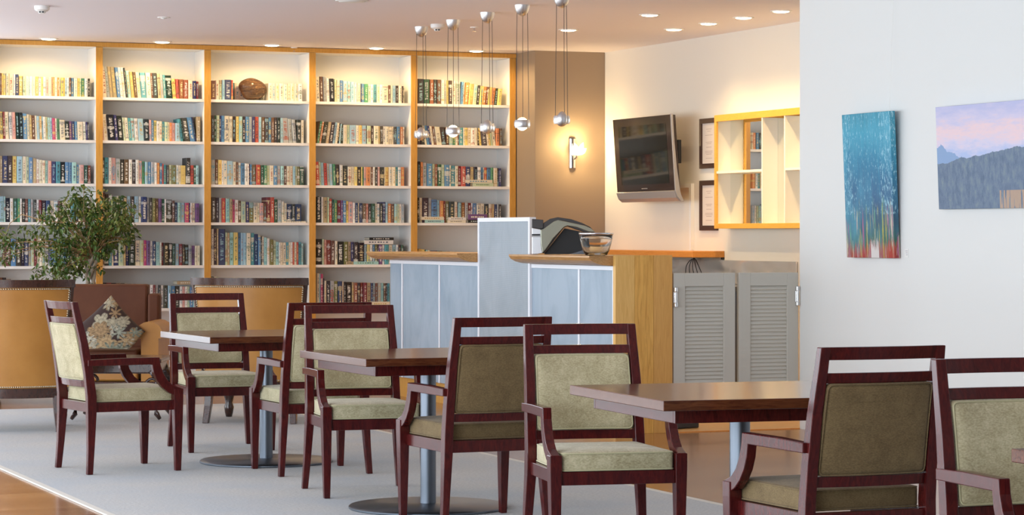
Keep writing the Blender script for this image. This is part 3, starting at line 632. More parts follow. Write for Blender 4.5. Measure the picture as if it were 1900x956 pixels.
# ------------------------------------------------------------------ bar back wall: bench, shelf, tv, certificates, cabinet
sb = empty('stainless_bench', (XT, 19.4, 0), 0, 'stainless steel bench with wavy splashback along the bar wall', 'bench')
MB().box(-.55, -.02, -1.2, 2.4, .86, .90).build('bench_top', 'steel', sb)
MB().box(-.018, -.006, -1.2, 2.4, .88, 1.095).build('splashback', 'stainless', sb)
for y in (-1.15, .6, 2.35):
    for x in (-.52, -.06): MB().lathe([(.018, 0), (.018, .86)], 10, (x, y, .005)).build('leg', 'steel', sb)
o = MB().box(-.3, -.001, -.0, 2.4, -.054, 0).build('wall_shelf', 'orange_wood', bevel=.004); o.location = (XT, 19.49, 1.172)
tag(o, 'thick orange timber shelf on the bar wall above the steel bench', 'shelf')
MB().box(-.02, -.001, 0, .03, -.072, -.054).box(-.02, -.001, 2.2, 2.23, -.072, -.054).build('bracket', 'black', o)
# cables
cb_ = MB()
for k in range(5):
    a = on_X(1288, 479, XT - .05); e = on_X(1270 + 8 * k, 512, XT - .08)
    pts = []
    for i in range(9):
        t = i / 8; pts.append((a[0] - .03 * math.sin(PI * t), a[1] + (e[1] - a[1]) * (1 - (1 - t) ** 2), a[2] + (e[2] - .05 - a[2]) * t ** 1.4))
    cb_.tube(pts, .0035, 5)
o = cb_.build('cable_bundle', 'black'); tag(o, 'bundle of thin black cables hanging below the cable duct', 'cables')
o = MB().box(XT - .03, XT - .0005, 20.07, 20.11, 1.175, 1.75).box(XT - .03, XT - .0005, 20.11, 20.6, 1.715, 1.75).build('cable_duct', 'white_plastic')
tag(o, 'narrow white cable duct running down the wall beneath the television', 'duct')
# television
xt_t, xt_b = 9.50, 9.565
tv = empty('television', (XT, 20.6, 1.6), 0, 'black wall-mounted television with silver speaker strip tilted down on the bar wall', 'television')
pt = [on_X(1137, 222, xt_t), on_X(1244, 214, xt_t), on_X(1252, 357, xt_b - .02), on_X(1145, 358, xt_b - .02)]
yA = sum((pt[0][1], pt[3][1])) / 2 - 20.6; yB2 = sum((pt[1][1], pt[2][1])) / 2 - 20.6
zt_, zb_ = 2.335 - 1.6, 1.685 - 1.6
XTp, XBp = xt_t - XT, xt_b - .02 - XT
def tvp(u, v, off=0):  # u 0..1 far->near, v 0..1 bottom->top
    nx = -(zt_ - zb_); nz = (XTp - XBp); L = math.hypot(nx, nz)
    return (XBp + (XTp - XBp) * v + nx / L * off, yA + (yB2 - yA) * u, zb_ + (zt_ - zb_) * v - nz / L * off * -1 * -1)
def tvbox(u0, u1, v0, v1, o0, o1, name, m, bev=0):
    vs = [tvp(u, v, o) for o in (o0, o1) for (u, v) in ((u0, v0), (u1, v0), (u1, v1), (u0, v1))]
    return MB().add(vs, [(0, 1, 2, 3), (4, 7, 6, 5), (0, 4, 5, 1), (1, 5, 6, 2), (2, 6, 7, 3), (3, 7, 4, 0)]).build(name, m, tv, bevel=bev)
M['tv_bezel'] = mat('gloss dark bezel', (.035, .022, .02), .15, coat=.5)
tvbox(0, 1, 0, 1, -.05, 0, 'bezel', 'tv_bezel', .004)
tvbox(.09, .915, .10, .89, .0002, .002, 'screen', 'screen_glass')
tvbox(.44, .54, .035, .048, .0002, .002, 'maker_plate', 'alu')
M['tv_silver'] = mat('silver plastic', (.42, .41, .42), .35, metal=.4)
b0 = [(XBp - .012, zb_ - .002), (XBp + .01, zb_ - .06), (XBp + .045, zb_ - .088), (XBp + .078, zb_ - .088), (XBp + .05, zb_), (XBp + .02, zb_ + .01)]
mb = MB(); mb.loft([[(x, yA, z) for x, z in b0], [(x, yB2, z) for x, z in b0]]); mb.build('speaker_strip', 'tv_silver', tv, bevel=.004)
b1 = [(XTp - .003, zt_ + .004), (XTp + .016, zt_ + .006), (XTp + .035, zt_ - .25), (XTp + .055, zt_ - .45), (XBp + .045, zb_ - .02), (XBp + .078, zb_ - .092), (XBp + .05, zb_ - .092), (XBp + .015, zb_ - .05), (XBp - .004, zb_)]
mb = MB(); mb.loft([[(x, yB2 - .018, z) for x, z in b1], [(x, yB2 - .001, z) for x, z in b1]]); mb.build('side_cover', 'tv_silver', tv, bevel=.003)
b2 = [(XTp + .012, zt_ - .02), (XTp + .03, zt_ - .1), (XTp + .06, zt_ - .45), (XBp + .035, zb_), (XBp + .012, zb_)]
mb = MB(); mb.loft([[(x, yA - .03, z) for x, z in b2], [(x, yB2 + .02, z) for x, z in b2]]); mb.build('back_shell', 'dark', tv)
mb = MB().box(-.215, -.185, yB2 + .02, yB2 + .14, .32, .52); mb.box(-.185, -.012, -.05, .05, .38, .48); mb.box(-.215, -.185, yB2 + .14, .05, .40, .45); mb.box(-.012, -.0015, -.1, .1, .28, .58); mb.build('wall_bracket', 'black', tv, bevel=.003)
# certificates
def cert(ztop, zbot, label):
    c = empty('certificate', (XT, 19.765, zbot), 0, label, 'certificate', 'framed certificates')
    w, h = .165, ztop - zbot; fw = .042
    fr = MB().box(-.022, -.001, -w, -w + fw, 0, h).box(-.022, -.001, w - fw, w, 0, h).box(-.022, -.001, -w + fw, w - fw, 0, fw).box(-.022, -.001, -w + fw, w - fw, h - fw, h)
    fr.build('frame', 'frame_dark', c, bevel=.002)
    MB().box(-.01, -.001, -w + fw, w - fw, fw, h - fw).build('sheet', mat('certificate paper', (.72, .64, .58), .6), c)
    ln = MB()
    for k, (zz, ww) in enumerate(((.78, .05), (.74, .03), (.66, .07), (.52, .06), (.49, .045), (.42, .05), (.34, .07), (.31, .07), (.28, .05), (.2, .06))):
        ln.box(-.0108, -.0101, -ww, ww, h * zz, h * zz + .003)
    ln.build('print', mat('print ink', (.35, .25, .22), .6), c)
cert(2.299, 1.873, 'upper dark-framed certificate partly behind the timber-edged cabinet')
cert(1.771, 1.345, 'lower dark-framed certificate partly behind the timber-edged cabinet')
# mirror-backed cabinet
cbn = empty('wall_cabinet', (XT, 19.385, 1.36), 0, 'mirror-backed open cabinet with cream dividers and bright timber edging', 'cabinet')
ch_, cl = .945, 2.6; dp = .15; t = .055
M['bright_wood'] = grain('bright yellow timber', (.72, .36, .05), (.80, .44, .08), (4, 4, 20), 4, .4)
fr = MB().box(-dp, -dp + .02, -.035, 0, 0, ch_).box(-dp, -dp + .02, -cl, -cl + .035, 0, ch_).box(-dp, -dp + .02, -cl + .035, -.035, 0, .042).box(-dp, -dp + .02, -cl + .035, -.035, ch_ - t, ch_)
fr.build('edging', 'bright_wood', cbn, bevel=.002)
MB().box(-dp + .0201, -.002, -.02, 0, 0, ch_).build('side_panel', 'cab_white', cbn)
MB().box(-dp + .0201, -.002, -cl, -cl + .02, 0, ch_).build('side_panel', 'cab_white', cbn)
MB().box(-dp + .0201, -.002, -cl + .02, -.02, 0, .02).build('bottom_panel', 'cab_white', cbn)
MB().box(-dp + .0201, -.002, -cl + .02, -.02, ch_ - .03, ch_).build('top_panel', 'cab_white', cbn)
MB().box(-.008, -.003, -cl + .02, -.02, .02, ch_ - .03).build('mirror', 'mirror', cbn)
dv = [-.02, -.845, -1.23, -2.05]
for y in dv[1:]: MB().box(-dp + .003, -.0085, y - .018, y, .042, ch_ - t).build('divider', 'cab_white', cbn)
for a, b in ((dv[1], dv[0]), (dv[3], dv[2] - .018)): MB().box(-dp + .005, -.0085, a + .0005, b - .0005, .458, .478).build('shelf', 'cab_white', cbn)

# ------------------------------------------------------------------ paintings on the right wall
def art_mat(name): return mat(name, (.3, .5, .6), .5)
m = M['teal_art'] = art_mat('teal abstract paint')
tc = nn(m, 'ShaderNodeTexCoord'); sp = nn(m, 'ShaderNodeSeparateXYZ'); lk(m, tc.outputs['Object'], sp.inputs[0])
zz = math_n(m, 'MULTIPLY', sp.outputs[2], 1 / .925)
st = noise(m, coords(m, (20, 30, 1.4)), 2, 6, .7, .5); st2 = noise(m, coords(m, (20, 70, 2.2)), 1.2, 4, .65, .3); bl_ = noise(m, coords(m, (3, 3, 1.5)), 1.6, 3)
zz2 = math_n(m, 'ADD', zz, math_n(m, 'MULTIPLY', math_n(m, 'SUBTRACT', st, .5), .45))
basec = ramp(m, zz2, [(.0, (.38, .03, .02)), (.07, (.42, .07, .03)), (.11, (.05, .15, .10)), (.24, (.04, .11, .17)), (.42, (.035, .13, .27)), (.68, (.03, .24, .40)), (.88, (.05, .36, .52)), (1, (.03, .26, .38))])
basec = mix(m, ramp(m, bl_, [(.4, (0, 0, 0)), (.7, (.6, .6, .6))]), basec, (.10, .42, .58))
strokes = math_n(m, 'MULTIPLY', math_n(m, 'GREATER_THAN', st2, .56), math_n(m, 'LESS_THAN', zz2, .36))
c = mix(m, math_n(m, 'MULTIPLY', strokes, .85), basec, ramp(m, noise(m, coords(m, (20, 24, .5)), 1.5, 1), [(.3, (.50, .44, .08)), (.42, (.16, .42, .30)), (.5, (.66, .62, .46)), (.58, (.42, .14, .30)), (.7, (.62, .30, .10))], 'CONSTANT'))
right = ramp(m, sp.outputs[1], [(0, (1, 1, 1)), (.5, (1, 1, 1))])
edge = math_n(m, 'ADD', math_n(m, 'GREATER_THAN', sp.outputs[1], .20), math_n(m, 'LESS_THAN', sp.outputs[1], -.16))
hl = math_n(m, 'MULTIPLY', math_n(m, 'GREATER_THAN', math_n(m, 'ADD', noise(m, coords(m, (20, 34, 9)), 2.4, 6, .75), math_n(m, 'MULTIPLY', edge, .045)), .60), math_n(m, 'GREATER_THAN', zz, .30))
c = mix(m, math_n(m, 'MULTIPLY', hl, .75), c, (.42, .72, .82))
wp_ = math_n(m, 'MULTIPLY', math_n(m, 'LESS_THAN', math_n(m, 'ABSOLUTE', math_n(m, 'ADD', sp.outputs[1], .06)), .05), math_n(m, 'LESS_THAN', math_n(m, 'ADD', zz, math_n(m, 'MULTIPLY', st2, .5)), .33))
c = mix(m, wp_, c, (.70, .66, .64)); setc(m, c); bump(m, st, .4, .01)
o = MB().box(-.04, -.002, -.305, .305, 0, .925).build('teal_painting', 'teal_art', bevel=.003); o.location = (XR - .003, 14.455, 1.165); o.rotation_euler = (0, R(-2.4), 0)
tag(o, 'tall narrow teal abstract painting with red and yellow base', 'painting')
MB().tube([(-.004, -.24, .92), (.072, -.24, 1.83)], .0008, 4).build('hanging_wire', 'white_plastic', o)
m = M['land_art'] = art_mat('mountain landscape paint')
tc = nn(m, 'ShaderNodeTexCoord'); sp = nn(m, 'ShaderNodeSeparateXYZ'); lk(m, tc.outputs['Object'], sp.inputs[0])
z = math_n(m, 'MULTIPLY', sp.outputs[2], 1 / .622); y = math_n(m, 'MULTIPLY', sp.outputs[1], -1.0)
sky = ramp(m, math_n(m, 'ADD', z, math_n(m, 'MULTIPLY', math_n(m, 'SUBTRACT', noise(m, coords(m, (1, 1.4, 7)), 3, 7, .65), .5), .5)), [(.5, (.42, .52, .78)), (.62, (.66, .62, .78)), (.74, (.82, .62, .66)), (.86, (.62, .58, .76)), (1, (.48, .50, .74))])
def prof1(seed, sc):
    cx_ = nn(m, 'ShaderNodeCombineXYZ'); lk(m, y, cx_.inputs[0]); cx_.inputs[1].default_value = seed
    return noise(m, cx_.outputs[0], sc, 5, .6)
far = math_n(m, 'ADD', math_n(m, 'MULTIPLY', prof1(3.1, 7), .22), math_n(m, 'SUBTRACT', .50, math_n(m, 'MULTIPLY', math_n(m, 'ADD', y, 0.0), .42)))
c = mix(m, math_n(m, 'LESS_THAN', z, far), sky, (.24, .37, .60))
near_ = math_n(m, 'ADD', math_n(m, 'MULTIPLY', prof1(8.2, 5), .14), math_n(m, 'ADD', .375, math_n(m, 'MULTIPLY', y, .14)))
dkc = ramp(m, noise(m, coords(m, (1, 5, 2.5)), 5, 8, .75), [(.3, (.07, .12, .20)), (.5, (.13, .19, .29)), (.62, (.18, .25, .30)), (.75, (.30, .33, .28))])
c = mix(m, math_n(m, 'LESS_THAN', z, near_), c, dkc)
pat = math_n(m, 'MULTIPLY', math_n(m, 'LESS_THAN', z, .17), math_n(m, 'MULTIPLY', math_n(m, 'GREATER_THAN', noise(m, coords(m, (1, 40, 3)), 1, 3), .46), math_n(m, 'GREATER_THAN', y, .68)))
c = mix(m, math_n(m, 'MULTIPLY', pat, .75), c, (.55, .36, .22)); setc(m, c)
o = MB().box(-.03, -.002, -1.35, 0, 0, .622).build('landscape_painting', 'land_art', bevel=.002); o.location = (XR - .003, 13.645, 1.467); o.rotation_euler = (0, R(-2.3), 0)
tag(o, 'wide painting of dark hills under a lilac and pink sky', 'painting')
o = MB().box(-.002, -.0003, -.022, .022, 0, .055).build('art_label', 'white_plastic'); o.location = (XR, 14.08, 1.168)
tag(o, 'tiny white label card on the wall at the teal painting\'s lower corner', 'label card')
ln = MB()
for k in range(3): ln.box(-.0026, -.0021, -.015, .012 - .004 * k, .04 - .012 * k, .043 - .012 * k)
ln.build('print', mat('label ink', (.3, .3, .35), .6), o)

# ------------------------------------------------------------------ sconce
sc = on_Y(1062, 285, 21.95)
s_ = empty('wall_sconce', (sc[0], 21.95, 1.925), 0, 'chrome wall sconce with glowing glass petals on the taupe column', 'wall lamp')
mb = MB(); n = 12
mb.loft([[(.033 * math.cos(PI * i / n), -.002 - .022 * math.sin(PI * i / n), z) for i in range(n + 1)] for z in (0, .27)])
mb.build('back_plate', 'chrome', s_, smooth='auto')
MB().ball((.005, -.06, .17), .016, .016, .032).build('bulb', 'bulb_glow', s_, smooth=True)
MB().tube([(.01, -.02, .08), (.02, -.06, .10), (.008, -.06, .14)], .007, 8).build('lamp_holder', 'chrome', s_, smooth=True)
pet = MB()
for a, L, ln_ in ((-.9, .09, .05), (-.25, .11, .08), (.5, .13, .10), (1.0, .11, .075)):
    bx0 = .015; ring = []
    for i in range(7):
        t_ = i / 6; w_ = .026 * math.sin(PI * min(1, t_ * .85 + .1)); cx_ = bx0 + math.sin(a) * L * t_; cz = .12 + math.cos(a) * L * t_; cy_ = -.075 - .02 * math.sin(PI * t_)
        ring.append([(cx_ - w_ * math.cos(a), cy_, cz + w_ * math.sin(a)), (cx_, cy_ - .008, cz), (cx_ + w_ * math.cos(a), cy_, cz - w_ * math.sin(a)), (cx_, cy_ - .004, cz)])
    pet.loft(ring)
M['petal'] = mat('frosted petal glass', (.95, .97, .9), .25, trans=.6, emit=(1, .8, .45), es=1.2)
pet.build('glass_petals', 'petal', s_, smooth=True)
pl = bpy.data.lights.new('sconce_lamp', 'POINT'); pl.energy = SCONCE_W; pl.color = WARM; pl.shadow_soft_size = .03
po = bpy.data.objects.new('sconce_lamp', pl); COL.objects.link(po); po.location = (sc[0] + .005, 21.95 - .10, 2.10)

# ------------------------------------------------------------------ ceiling fittings
def downlight(X, Y, power, label, r=.082, light=True, glow=True):
    d = empty('downlight', (X, Y, CE), 0, label, 'downlight', 'recessed ceiling downlights')
    MB().lathe([(r, 0), (r, -.005), (r - .018, -.007), (r - .018, -.001)], 28).build('trim_ring', 'white_plastic', d, smooth='auto')
    MB().lathe([(r - .02, -.0012), (r - .026, -.010), (r - .05, -.014), (.004, -.015)], 28).build('lens', 'lamp_glow' if glow else 'white_plastic', d, smooth=True)
    if light:
        l = bpy.data.lights.new('downlight_lamp', 'SPOT'); l.energy = power; l.color = WARM; l.spot_size = R(168 if Y > 22 else 125); l.spot_blend = .4 if Y > 22 else .8; l.shadow_soft_size = .05
        o = bpy.data.objects.new('downlight_lamp', l); COL.objects.link(o); o.location = (X, Y, CE - .03)
for k, x in enumerate((4.65, 5.65, 6.65, 7.63, 8.60)):
    downlight(x, 22.16, DOWN_SHELF, 'lit downlight in the ceiling above the %s bay of the bookcase' % BAY[k])
for k, y in enumerate((19.60, 18.02)): downlight(8.42, y, DOWN_BAR, ['lit downlight nearest the taupe column in the inner bar row', 'lit downlight nearer the camera in the inner bar row'][k])
nmz = ['farthest', 'second farthest', 'second nearest', 'nearest']
for k, y in enumerate((19.22, 18.58, 17.97, 17.35)): downlight(9.2, y, DOWN_BAR, '%s of four lit downlights in line along the bar wall' % nmz[k])
p = on_z(304, 32, CE); downlight(p[0], p[1], 0, 'small unlit white ceiling fitting left of the lit downlights', .05, False, False)
p = on_z(653, 1, CE); downlight(p[0], p[1] , 0, 'round white ceiling disc at the top edge of the picture', .12, False, False)
for k, (x, y) in enumerate(((3.6, 15.6), (6.0, 15.6), (3.6, 12.0), (6.0, 12.0), (4.8, 8.5))):  # unseen downlights added over the dining area as warm fill
    downlight(x, y, 10, 'added unseen fill downlight above dining area, %s' % ['over the armchair at far left', 'between the farthest table and the bar', 'over the carpet left of the middle table', 'over the timber floor right of the middle table', 'over the carpet nearest the camera'][k])
def detector(px, py, label):
    p = on_z(px, py, CE)
    d = empty('smoke_detector', (p[0], p[1], CE), -PHI, label, 'smoke detector', 'ceiling smoke detectors')
    MB().lathe([(.055, 0), (.058, -.01), (.055, -.028), (.04, -.04)], 28).build('housing', 'white_plastic', d, smooth='auto')
    MB().lathe([(.026, -.038), (.028, -.05), (.022, -.056)], 20).build('sensor_head', 'white_plastic', d, smooth='auto')
    MB().box(-.018, -.004, -.030, -.024, -.052, -.042).box(.004, .018, -.030, -.024, -.052, -.042).build('sensor_slot', 'black', d)
detector(78, 11, 'white smoke detector on the ceiling at far left'); detector(812, 45, 'white smoke detector between the two farthest pendant canopies')
def sprinkler(px, py, label):
    p = on_z(px, py, CE)
    d = empty('sprinkler', (p[0], p[1], CE), 0, label, 'sprinkler', 'ceiling sprinklers')
    MB().lathe([(.035, 0), (.032, -.008), (.01, -.01)], 20).build('escutcheon', 'white_plastic', d, smooth='auto')
    MB().lathe([(.008, -.008), (.008, -.03), (.018, -.032), (.018, -.036)], 12).build('sprinkler_head', 'chrome', d)
sprinkler(880, 50, 'small white ceiling sprinkler between pendant canopies'); sprinkler(545, 88, 'small sprinkler on the ceiling above the middle bay')

# ------------------------------------------------------------------ pendants
def pendant(y, rot, lit, label):
    p = empty('pendant_light', (7.2, y, CE), rot, label, 'pendant light', 'silver pendant lights over the bar')
    MB().lathe([(.058, 0), (.056, -.014), (.049, -.040), (.037, -.062), (.020, -.078), (.004, -.084)], 24).build('canopy', 'alu', p, smooth='auto')
    zl = 2.125 - CE
    for dx, dy in ((-.048, 0), (.048, .01), (.004, -.05)):
        MB().tube([(dx * .8, dy * .8, -.05), (dx, dy, zl + .027)], .0022, 5).build('cable', 'dark', p)
    MB().lathe([(.046, zl - .026), (.054, zl - .029), (.060, zl - .012), (.060, zl + .012), (.054, zl + .029), (.046, zl + .026), (.046, zl - .026)], 28, (.0, 0, 0), cap=False).build('lamp_ring', 'alu', p, smooth='auto')
    MB().ball((0, 0, zl), .044, .044, .048, 24, 14).build('lamp_glass', 'bulb_glow' if lit else 'alu', p, smooth=True)
    MB().ball((-.022, -.075, zl + .002), .037, .030, .054, 20, 12).build('counterweight', 'alu', p, smooth=True) if not lit else None
    if lit:
        l = bpy.data.lights.new('pendant_lamp', 'POINT'); l.energy = PEND_W; l.color = (1, .78, .5); l.shadow_soft_size = .04
        o = bpy.data.objects.new('pendant_lamp', l); COL.objects.link(o); o.location = (7.2, y, 2.125 - .085)
PL = ['farthest of five silver pendant lights over the bar', 'second farthest pendant light, glowing, over the bar', 'middle one of five silver pendant lights over the bar',
      'fourth pendant light from the bookcase, glowing, over the bar', 'nearest of five silver pendant lights, in front of the taupe column']
for k, y in enumerate((19.79, 19.06, 18.32, 17.62, 16.88)): pendant(y, -PHI + (.3 if k % 2 == 0 else 0), k in (1, 3), PL[k])

# ------------------------------------------------------------------ dining chairs
def build_chair():
    c = empty('dining_armchair', (0, 0, 0))
    def lathex(*a): pass
    for s in (-1, 1):
        # rear leg and back post in one piece
        path = [(s * .250, -.274, 0), (s * .240, -.264, .15), (s * .230, -.257, .33), (s * .228, -.257, .42), (s * .226, -.272, .55), (s * .223, -.300, .72), (s * .219, -.334, .86), (s * .217, -.350, .9376)]
        secs = [(.030, .032), (.034, .038), (.040, .050), (.040, .052), (.040, .048), (.038, .042), (.036, .036), (.035, .032)]
        MB().beam(path, secs).build('rear_leg', 'mahogany', c, bevel=.003)
        MB().beam([(s * .250, .238, 0), (s * .251, .237, .20), (s * .252, .235, .40), (s * .252, .235, .452)], [(.030, .032), (.040, .044), (.048, .055), (.048, .055)]).build('front_leg', 'mahogany', c, bevel=.003)
        out = [(.124, .6285), (.130, .585), (.146, .54), (.172, .50), (.205, .472), (.262, .452), (.262, .44), (.207, .42), (.178, .432), (.140, .462), (.110, .500), (.090, .545), (.082, .590), (-.270, .588), (-.285, .588), (-.285, .622), (-.1, .628)]
        mb = MB(); x0, x1 = s * .236, s * .272
        n = len(out)
        def xo(y): return (.012 * (1 - max(0, min(1, (y + .28) / .4)))) * s
        mb.loft([[(min(x0, x1) - xo(y), y, z) for y, z in out], [(max(x0, x1) - xo(y), y, z) for y, z in out]])
        mb.build('armrest', 'mahogany', c, bevel=.003)
    def bow(x, d): return -d * (1 - (x / .21) ** 2)
    def rail(name, z0, z1, y0, y1, th, d):
        mb = MB(); n = 8; rings = []
        for i in range(n + 1):
            x = -.207 + .414 * i / n; b = bow(x, d)
            rings.append([(x, y0 + b - th / 2, z0), (x, y0 + b + th / 2, z0), (x, y1 + b + th / 2, z1), (x, y1 + b - th / 2, z1)])
        mb.loft(rings); mb.build(name, 'mahogany', c, bevel=.002)
    rail('top_rail', .895, .9376, -.340, -.350, .024, .022)
    rail('back_rail', .818, .852, -.322, -.330, .022, .022)
    rail('back_rail', .472, .508, -.262, -.268, .024, .022)
    # seat frame
    f = MB()
    f.box(-.228, .228, .222, .252, .335, .387); f.box(-.21, .21, -.27, -.243, .335, .387)
    for s in (-1, 1):
        a = [(s * .243, .225), (s * .217, .225), (s * .209, -.25), (s * .235, -.25)]
        f.loft([[(x, y, .335) for x, y in a], [(x, y, .387) for x, y in a]])
    f.build('seat_frame', 'mahogany', c, bevel=.002)
    # seat cushion
    pts = roundpoly([(-.224, .250), (.224, .250), (.226, .20), (.212, -.232), (-.212, -.232), (-.226, .20)], .018, 3)
    mb = MB(); slab(mb, pts, .3875, .462, .014, dome=.010)
    cu = mb.build('seat_cushion', 'velvet', c, smooth=True)
    MB().tube([(x, y, .456) for x, y in inset(pts, .002)], .0035, 5, closed=True).tube([(x, y, .392) for x, y in inset(pts, .0)], .0035, 5, closed=True).build('piping', 'piping', cu, smooth=True)
    # back cushion: local (a across, b up, c through) mapped onto the bowed, leaning plane
    def bm_(a, b, t):
        z = .509 + b; y = -.266 - (.325 - .266) * (b / .31) ** 1.15 if b > 0 else -.266
        return (a, y + bow(a, .022) + t, z)
    pts = []
    base = roundpoly([(-.2045, 0), (.2045, 0), (.1995, .3085), (-.1995, .3085)], .02, 3)
    dens = []
    for i in range(len(base)):
        p, q = base[i], base[(i + 1) % len(base)]; L = math.hypot(p[0] - q[0], p[1] - q[1]); k = max(1, int(L / .045))
        for j in range(k): dens.append((p[0] + (q[0] - p[0]) * j / k, p[1] + (q[1] - p[1]) * j / k))
    mb = MB(); cz = .154
    def ins(d): return [(x * (1 - d / .2), cz + (y - cz) * (1 - d / .154)) for x, y in dens]
    rings = [(.06, -.019), (.02, -.019), (.0, -.014), (0, .012), (.004, .020), (.012, .026), (.04, .031), (.09, .034), (.14, .034)]
    mb.loft([[bm_(x, y, t) for x, y in ins(d)] for d, t in rings])
    bcu = mb.build('back_cushion', 'velvet', c, smooth=True)
    MB().tube([bm_(x, y, .022) for x, y in ins(.006)], .0035, 5, closed=True).tube([bm_(x, y, -.018) for x, y in ins(.004)], .0025, 5, closed=True).build('piping', 'piping', bcu, smooth=True)
    return c
CH = [ # cam x, D, angle, label
(-2.177, 14.397, -60.5, 'olive velvet armchair at far left, seen from the side, facing right'),
(-1.771, 15.764, 201.6, 'olive velvet armchair behind the farthest table, facing the camera'),
(-.745, 13.088, 196.8, 'olive velvet armchair facing the camera, left behind the middle table'),
(-1.111, 14.272, 21.7, 'olive velvet armchair seen from behind at the farthest table'),
(-.179, 11.807, 23.2, 'darker brown-olive velvet armchair seen from behind in front of the middle table'),
(.356, 10.283, 193.1, 'olive velvet armchair facing the camera at the left side of the nearest full table'),
(1.084, 8.839, 22.3, 'darker brown-olive velvet armchair seen from behind in front of the white wall'),
(1.571, 7.372, 197.3, 'olive velvet armchair cut off by the right edge, facing the camera')]
proto = build_chair()
for i, (x, D, a, lab) in enumerate(CH):
    o = proto if i == 0 else copy_tree(proto)
    X, Y = cw(x, D); o.location = (X, Y, .0095); o.rotation_euler = (0, 0, R(a) - PHI)
    if i in (4, 6):   # these two get the browner, darker velvet colours
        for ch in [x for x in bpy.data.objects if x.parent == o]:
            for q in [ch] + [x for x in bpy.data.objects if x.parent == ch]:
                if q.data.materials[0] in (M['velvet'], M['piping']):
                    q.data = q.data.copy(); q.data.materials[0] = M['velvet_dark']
    tag(o, lab, 'armchair', 'mahogany dining armchairs with velvet seats')

# ------------------------------------------------------------------ dining tables
def build_table():
    t = empty('dining_table', (0, 0, 0)); h = .485
    MB().box(-h, h, -h, h, .704, .74).build('tabletop', 'table_wood', t, bevel=.003)
    k = h - .07; a = MB().box(-k, k, -k, -k + .02, .656, .7038).box(-k, k, k - .02, k, .656, .7038).box(-k, -k + .02, -k + .02, k - .02, .656, .7038).box(k - .02, k, -k + .02, k - .02, .656, .7038)
    a.build('apron', 'mahogany', t, bevel=.002)
    MB().lathe([(.0375, .021), (.0375, .69)], 28).lathe([(.12, .69), (.12, .7038)], 24).build('column', 'steel', t, smooth='auto')
    MB().lathe([(.376, 0), (.38, .003), (.38, .010), (.372, .016), (.05, .021), (.04, .024)], 64).build('base_plate', 'steel', t, smooth='auto')
    return t
TBs = [(-1.408, 14.827, 23.9, 'square dark table nearest the bookcase, on round steel base'), (-.40, 12.35, 22.6, 'square dark table in the middle of the carpet, on round steel base'),
       (.827, 9.396, 17.9, 'square dark table nearest the camera that is wholly in view, before the louvred doors'), (1.94, 6.55, 20, 'dark table whose corner just enters the lower right')]
pt_ = build_table()
for i, (x, D, a, lab) in enumerate(TBs):
    o = pt_ if i == 0 else copy_tree(pt_)
    X, Y = cw(x, D); o.location = (X, Y, .0095 if X < 5.3 else .0002); o.rotation_euler = (0, 0, R(a) - PHI)
    tag(o, lab, 'table', 'square pedestal dining tables')

# ------------------------------------------------------------------ tan leather armchairs
def build_club():
    c = empty('club_armchair', (0, 0, 0)); n = 18
    def wrap(u, z, off=0):   # u -1..1 across the barrel back
        hw = .325 + .065 * max(0, min(1, (z - .25) / .7)); a = u * 1.05
        x = (hw + off) * math.sin(a) / math.sin(1.05); y = -.30 - (z - .25) * .10 - (math.cos(a) - math.cos(1.05)) * .26 - off * math.cos(a) * .9
        return (x, y, z)
    def skin(z0, z1, o0, o1, u0=-1, u1=1, nz=8):
        mb = MB(); out = []; 
        rings = []
        for i in range(n + 1):
            u = u0 + (u1 - u0) * i / n
            rings.append([wrap(u, z0 + (z1 - z0) * j / nz, o1) for j in range(nz + 1)] + [wrap(u, z1 - (z1 - z0) * j / nz, o0) for j in range(nz + 1)])
        mb.loft(rings); return mb
    skin(.29, .955, -.08, .012).build('back_upholstery', 'tan', c, smooth='auto')
    skin(.955, 1.005, -.06, .028, nz=2).build('top_rail', 'walnut', c, bevel=.012, smooth='auto')
    skin(.225, .288, -.05, .018, nz=2).build('bottom_rail', 'walnut', c, bevel=.006, smooth='auto')
    for s in (-1, 1):
        skin(.29, .955, -.06, .02, s * .93 if s > 0 else -1.0, 1.0 if s > 0 else -.93).build('side_stile', 'walnut', c, bevel=.004, smooth='auto')
    nl = MB()
    def stud(p, r=.0065): nl.ball(p, r, r, r, 6, 4)
    for i in range(56): u = -.90 + 1.8 * i / 55; stud(wrap(u, .945, .014)); stud(wrap(u, .300, .014))
    for i in range(42):
        z = .31 + .625 * i / 41
        for s in (-1, 1): stud(wrap(s * .91, z, .014))
    o = nl.build('nail_studs', 'brass', c, smooth=True); o['kind'] = 'stuff'
    for s in (-1, 1):
        out = roundpoly([(s * .30, .29), (s * .40, .29), (s * .41, .62), (s * .29, .62)], .045, 4)
        mb = MB(); mb.loft([[(x * (1 - .0 * k), y_, z) for x, z in out] for y_, k in ((-.30, 0), (.30, 0))]); mb.build('arm', 'tan', c, smooth='auto')
        MB().beam([(s * .31, -.375, 0), (s * .30, -.345, .12), (s * .295, -.335, .24)], [(.042, .045), (.048, .05), (.055, .055)]).build('leg', 'walnut', c, bevel=.004)
        MB().lathe([(.022, 0), (.03, .03), (.036, .07), (.026, .1), (.04, .16), (.04, .24)], 12, (s * .31, .27, 0)).build('leg', 'walnut', c, smooth=True)
    MB().box(-.30, .30, -.36, .30, .235, .36).build('seat_base', 'tan', c, bevel=.02)
    mb = MB(); slab(mb, roundpoly([(-.285, -.34), (.285, -.34), (.285, .32), (-.285, .32)], .05), .361, .47, .04, .015); mb.build('seat_cushion', 'tan', c, smooth=True)
    return c
cl = build_club()
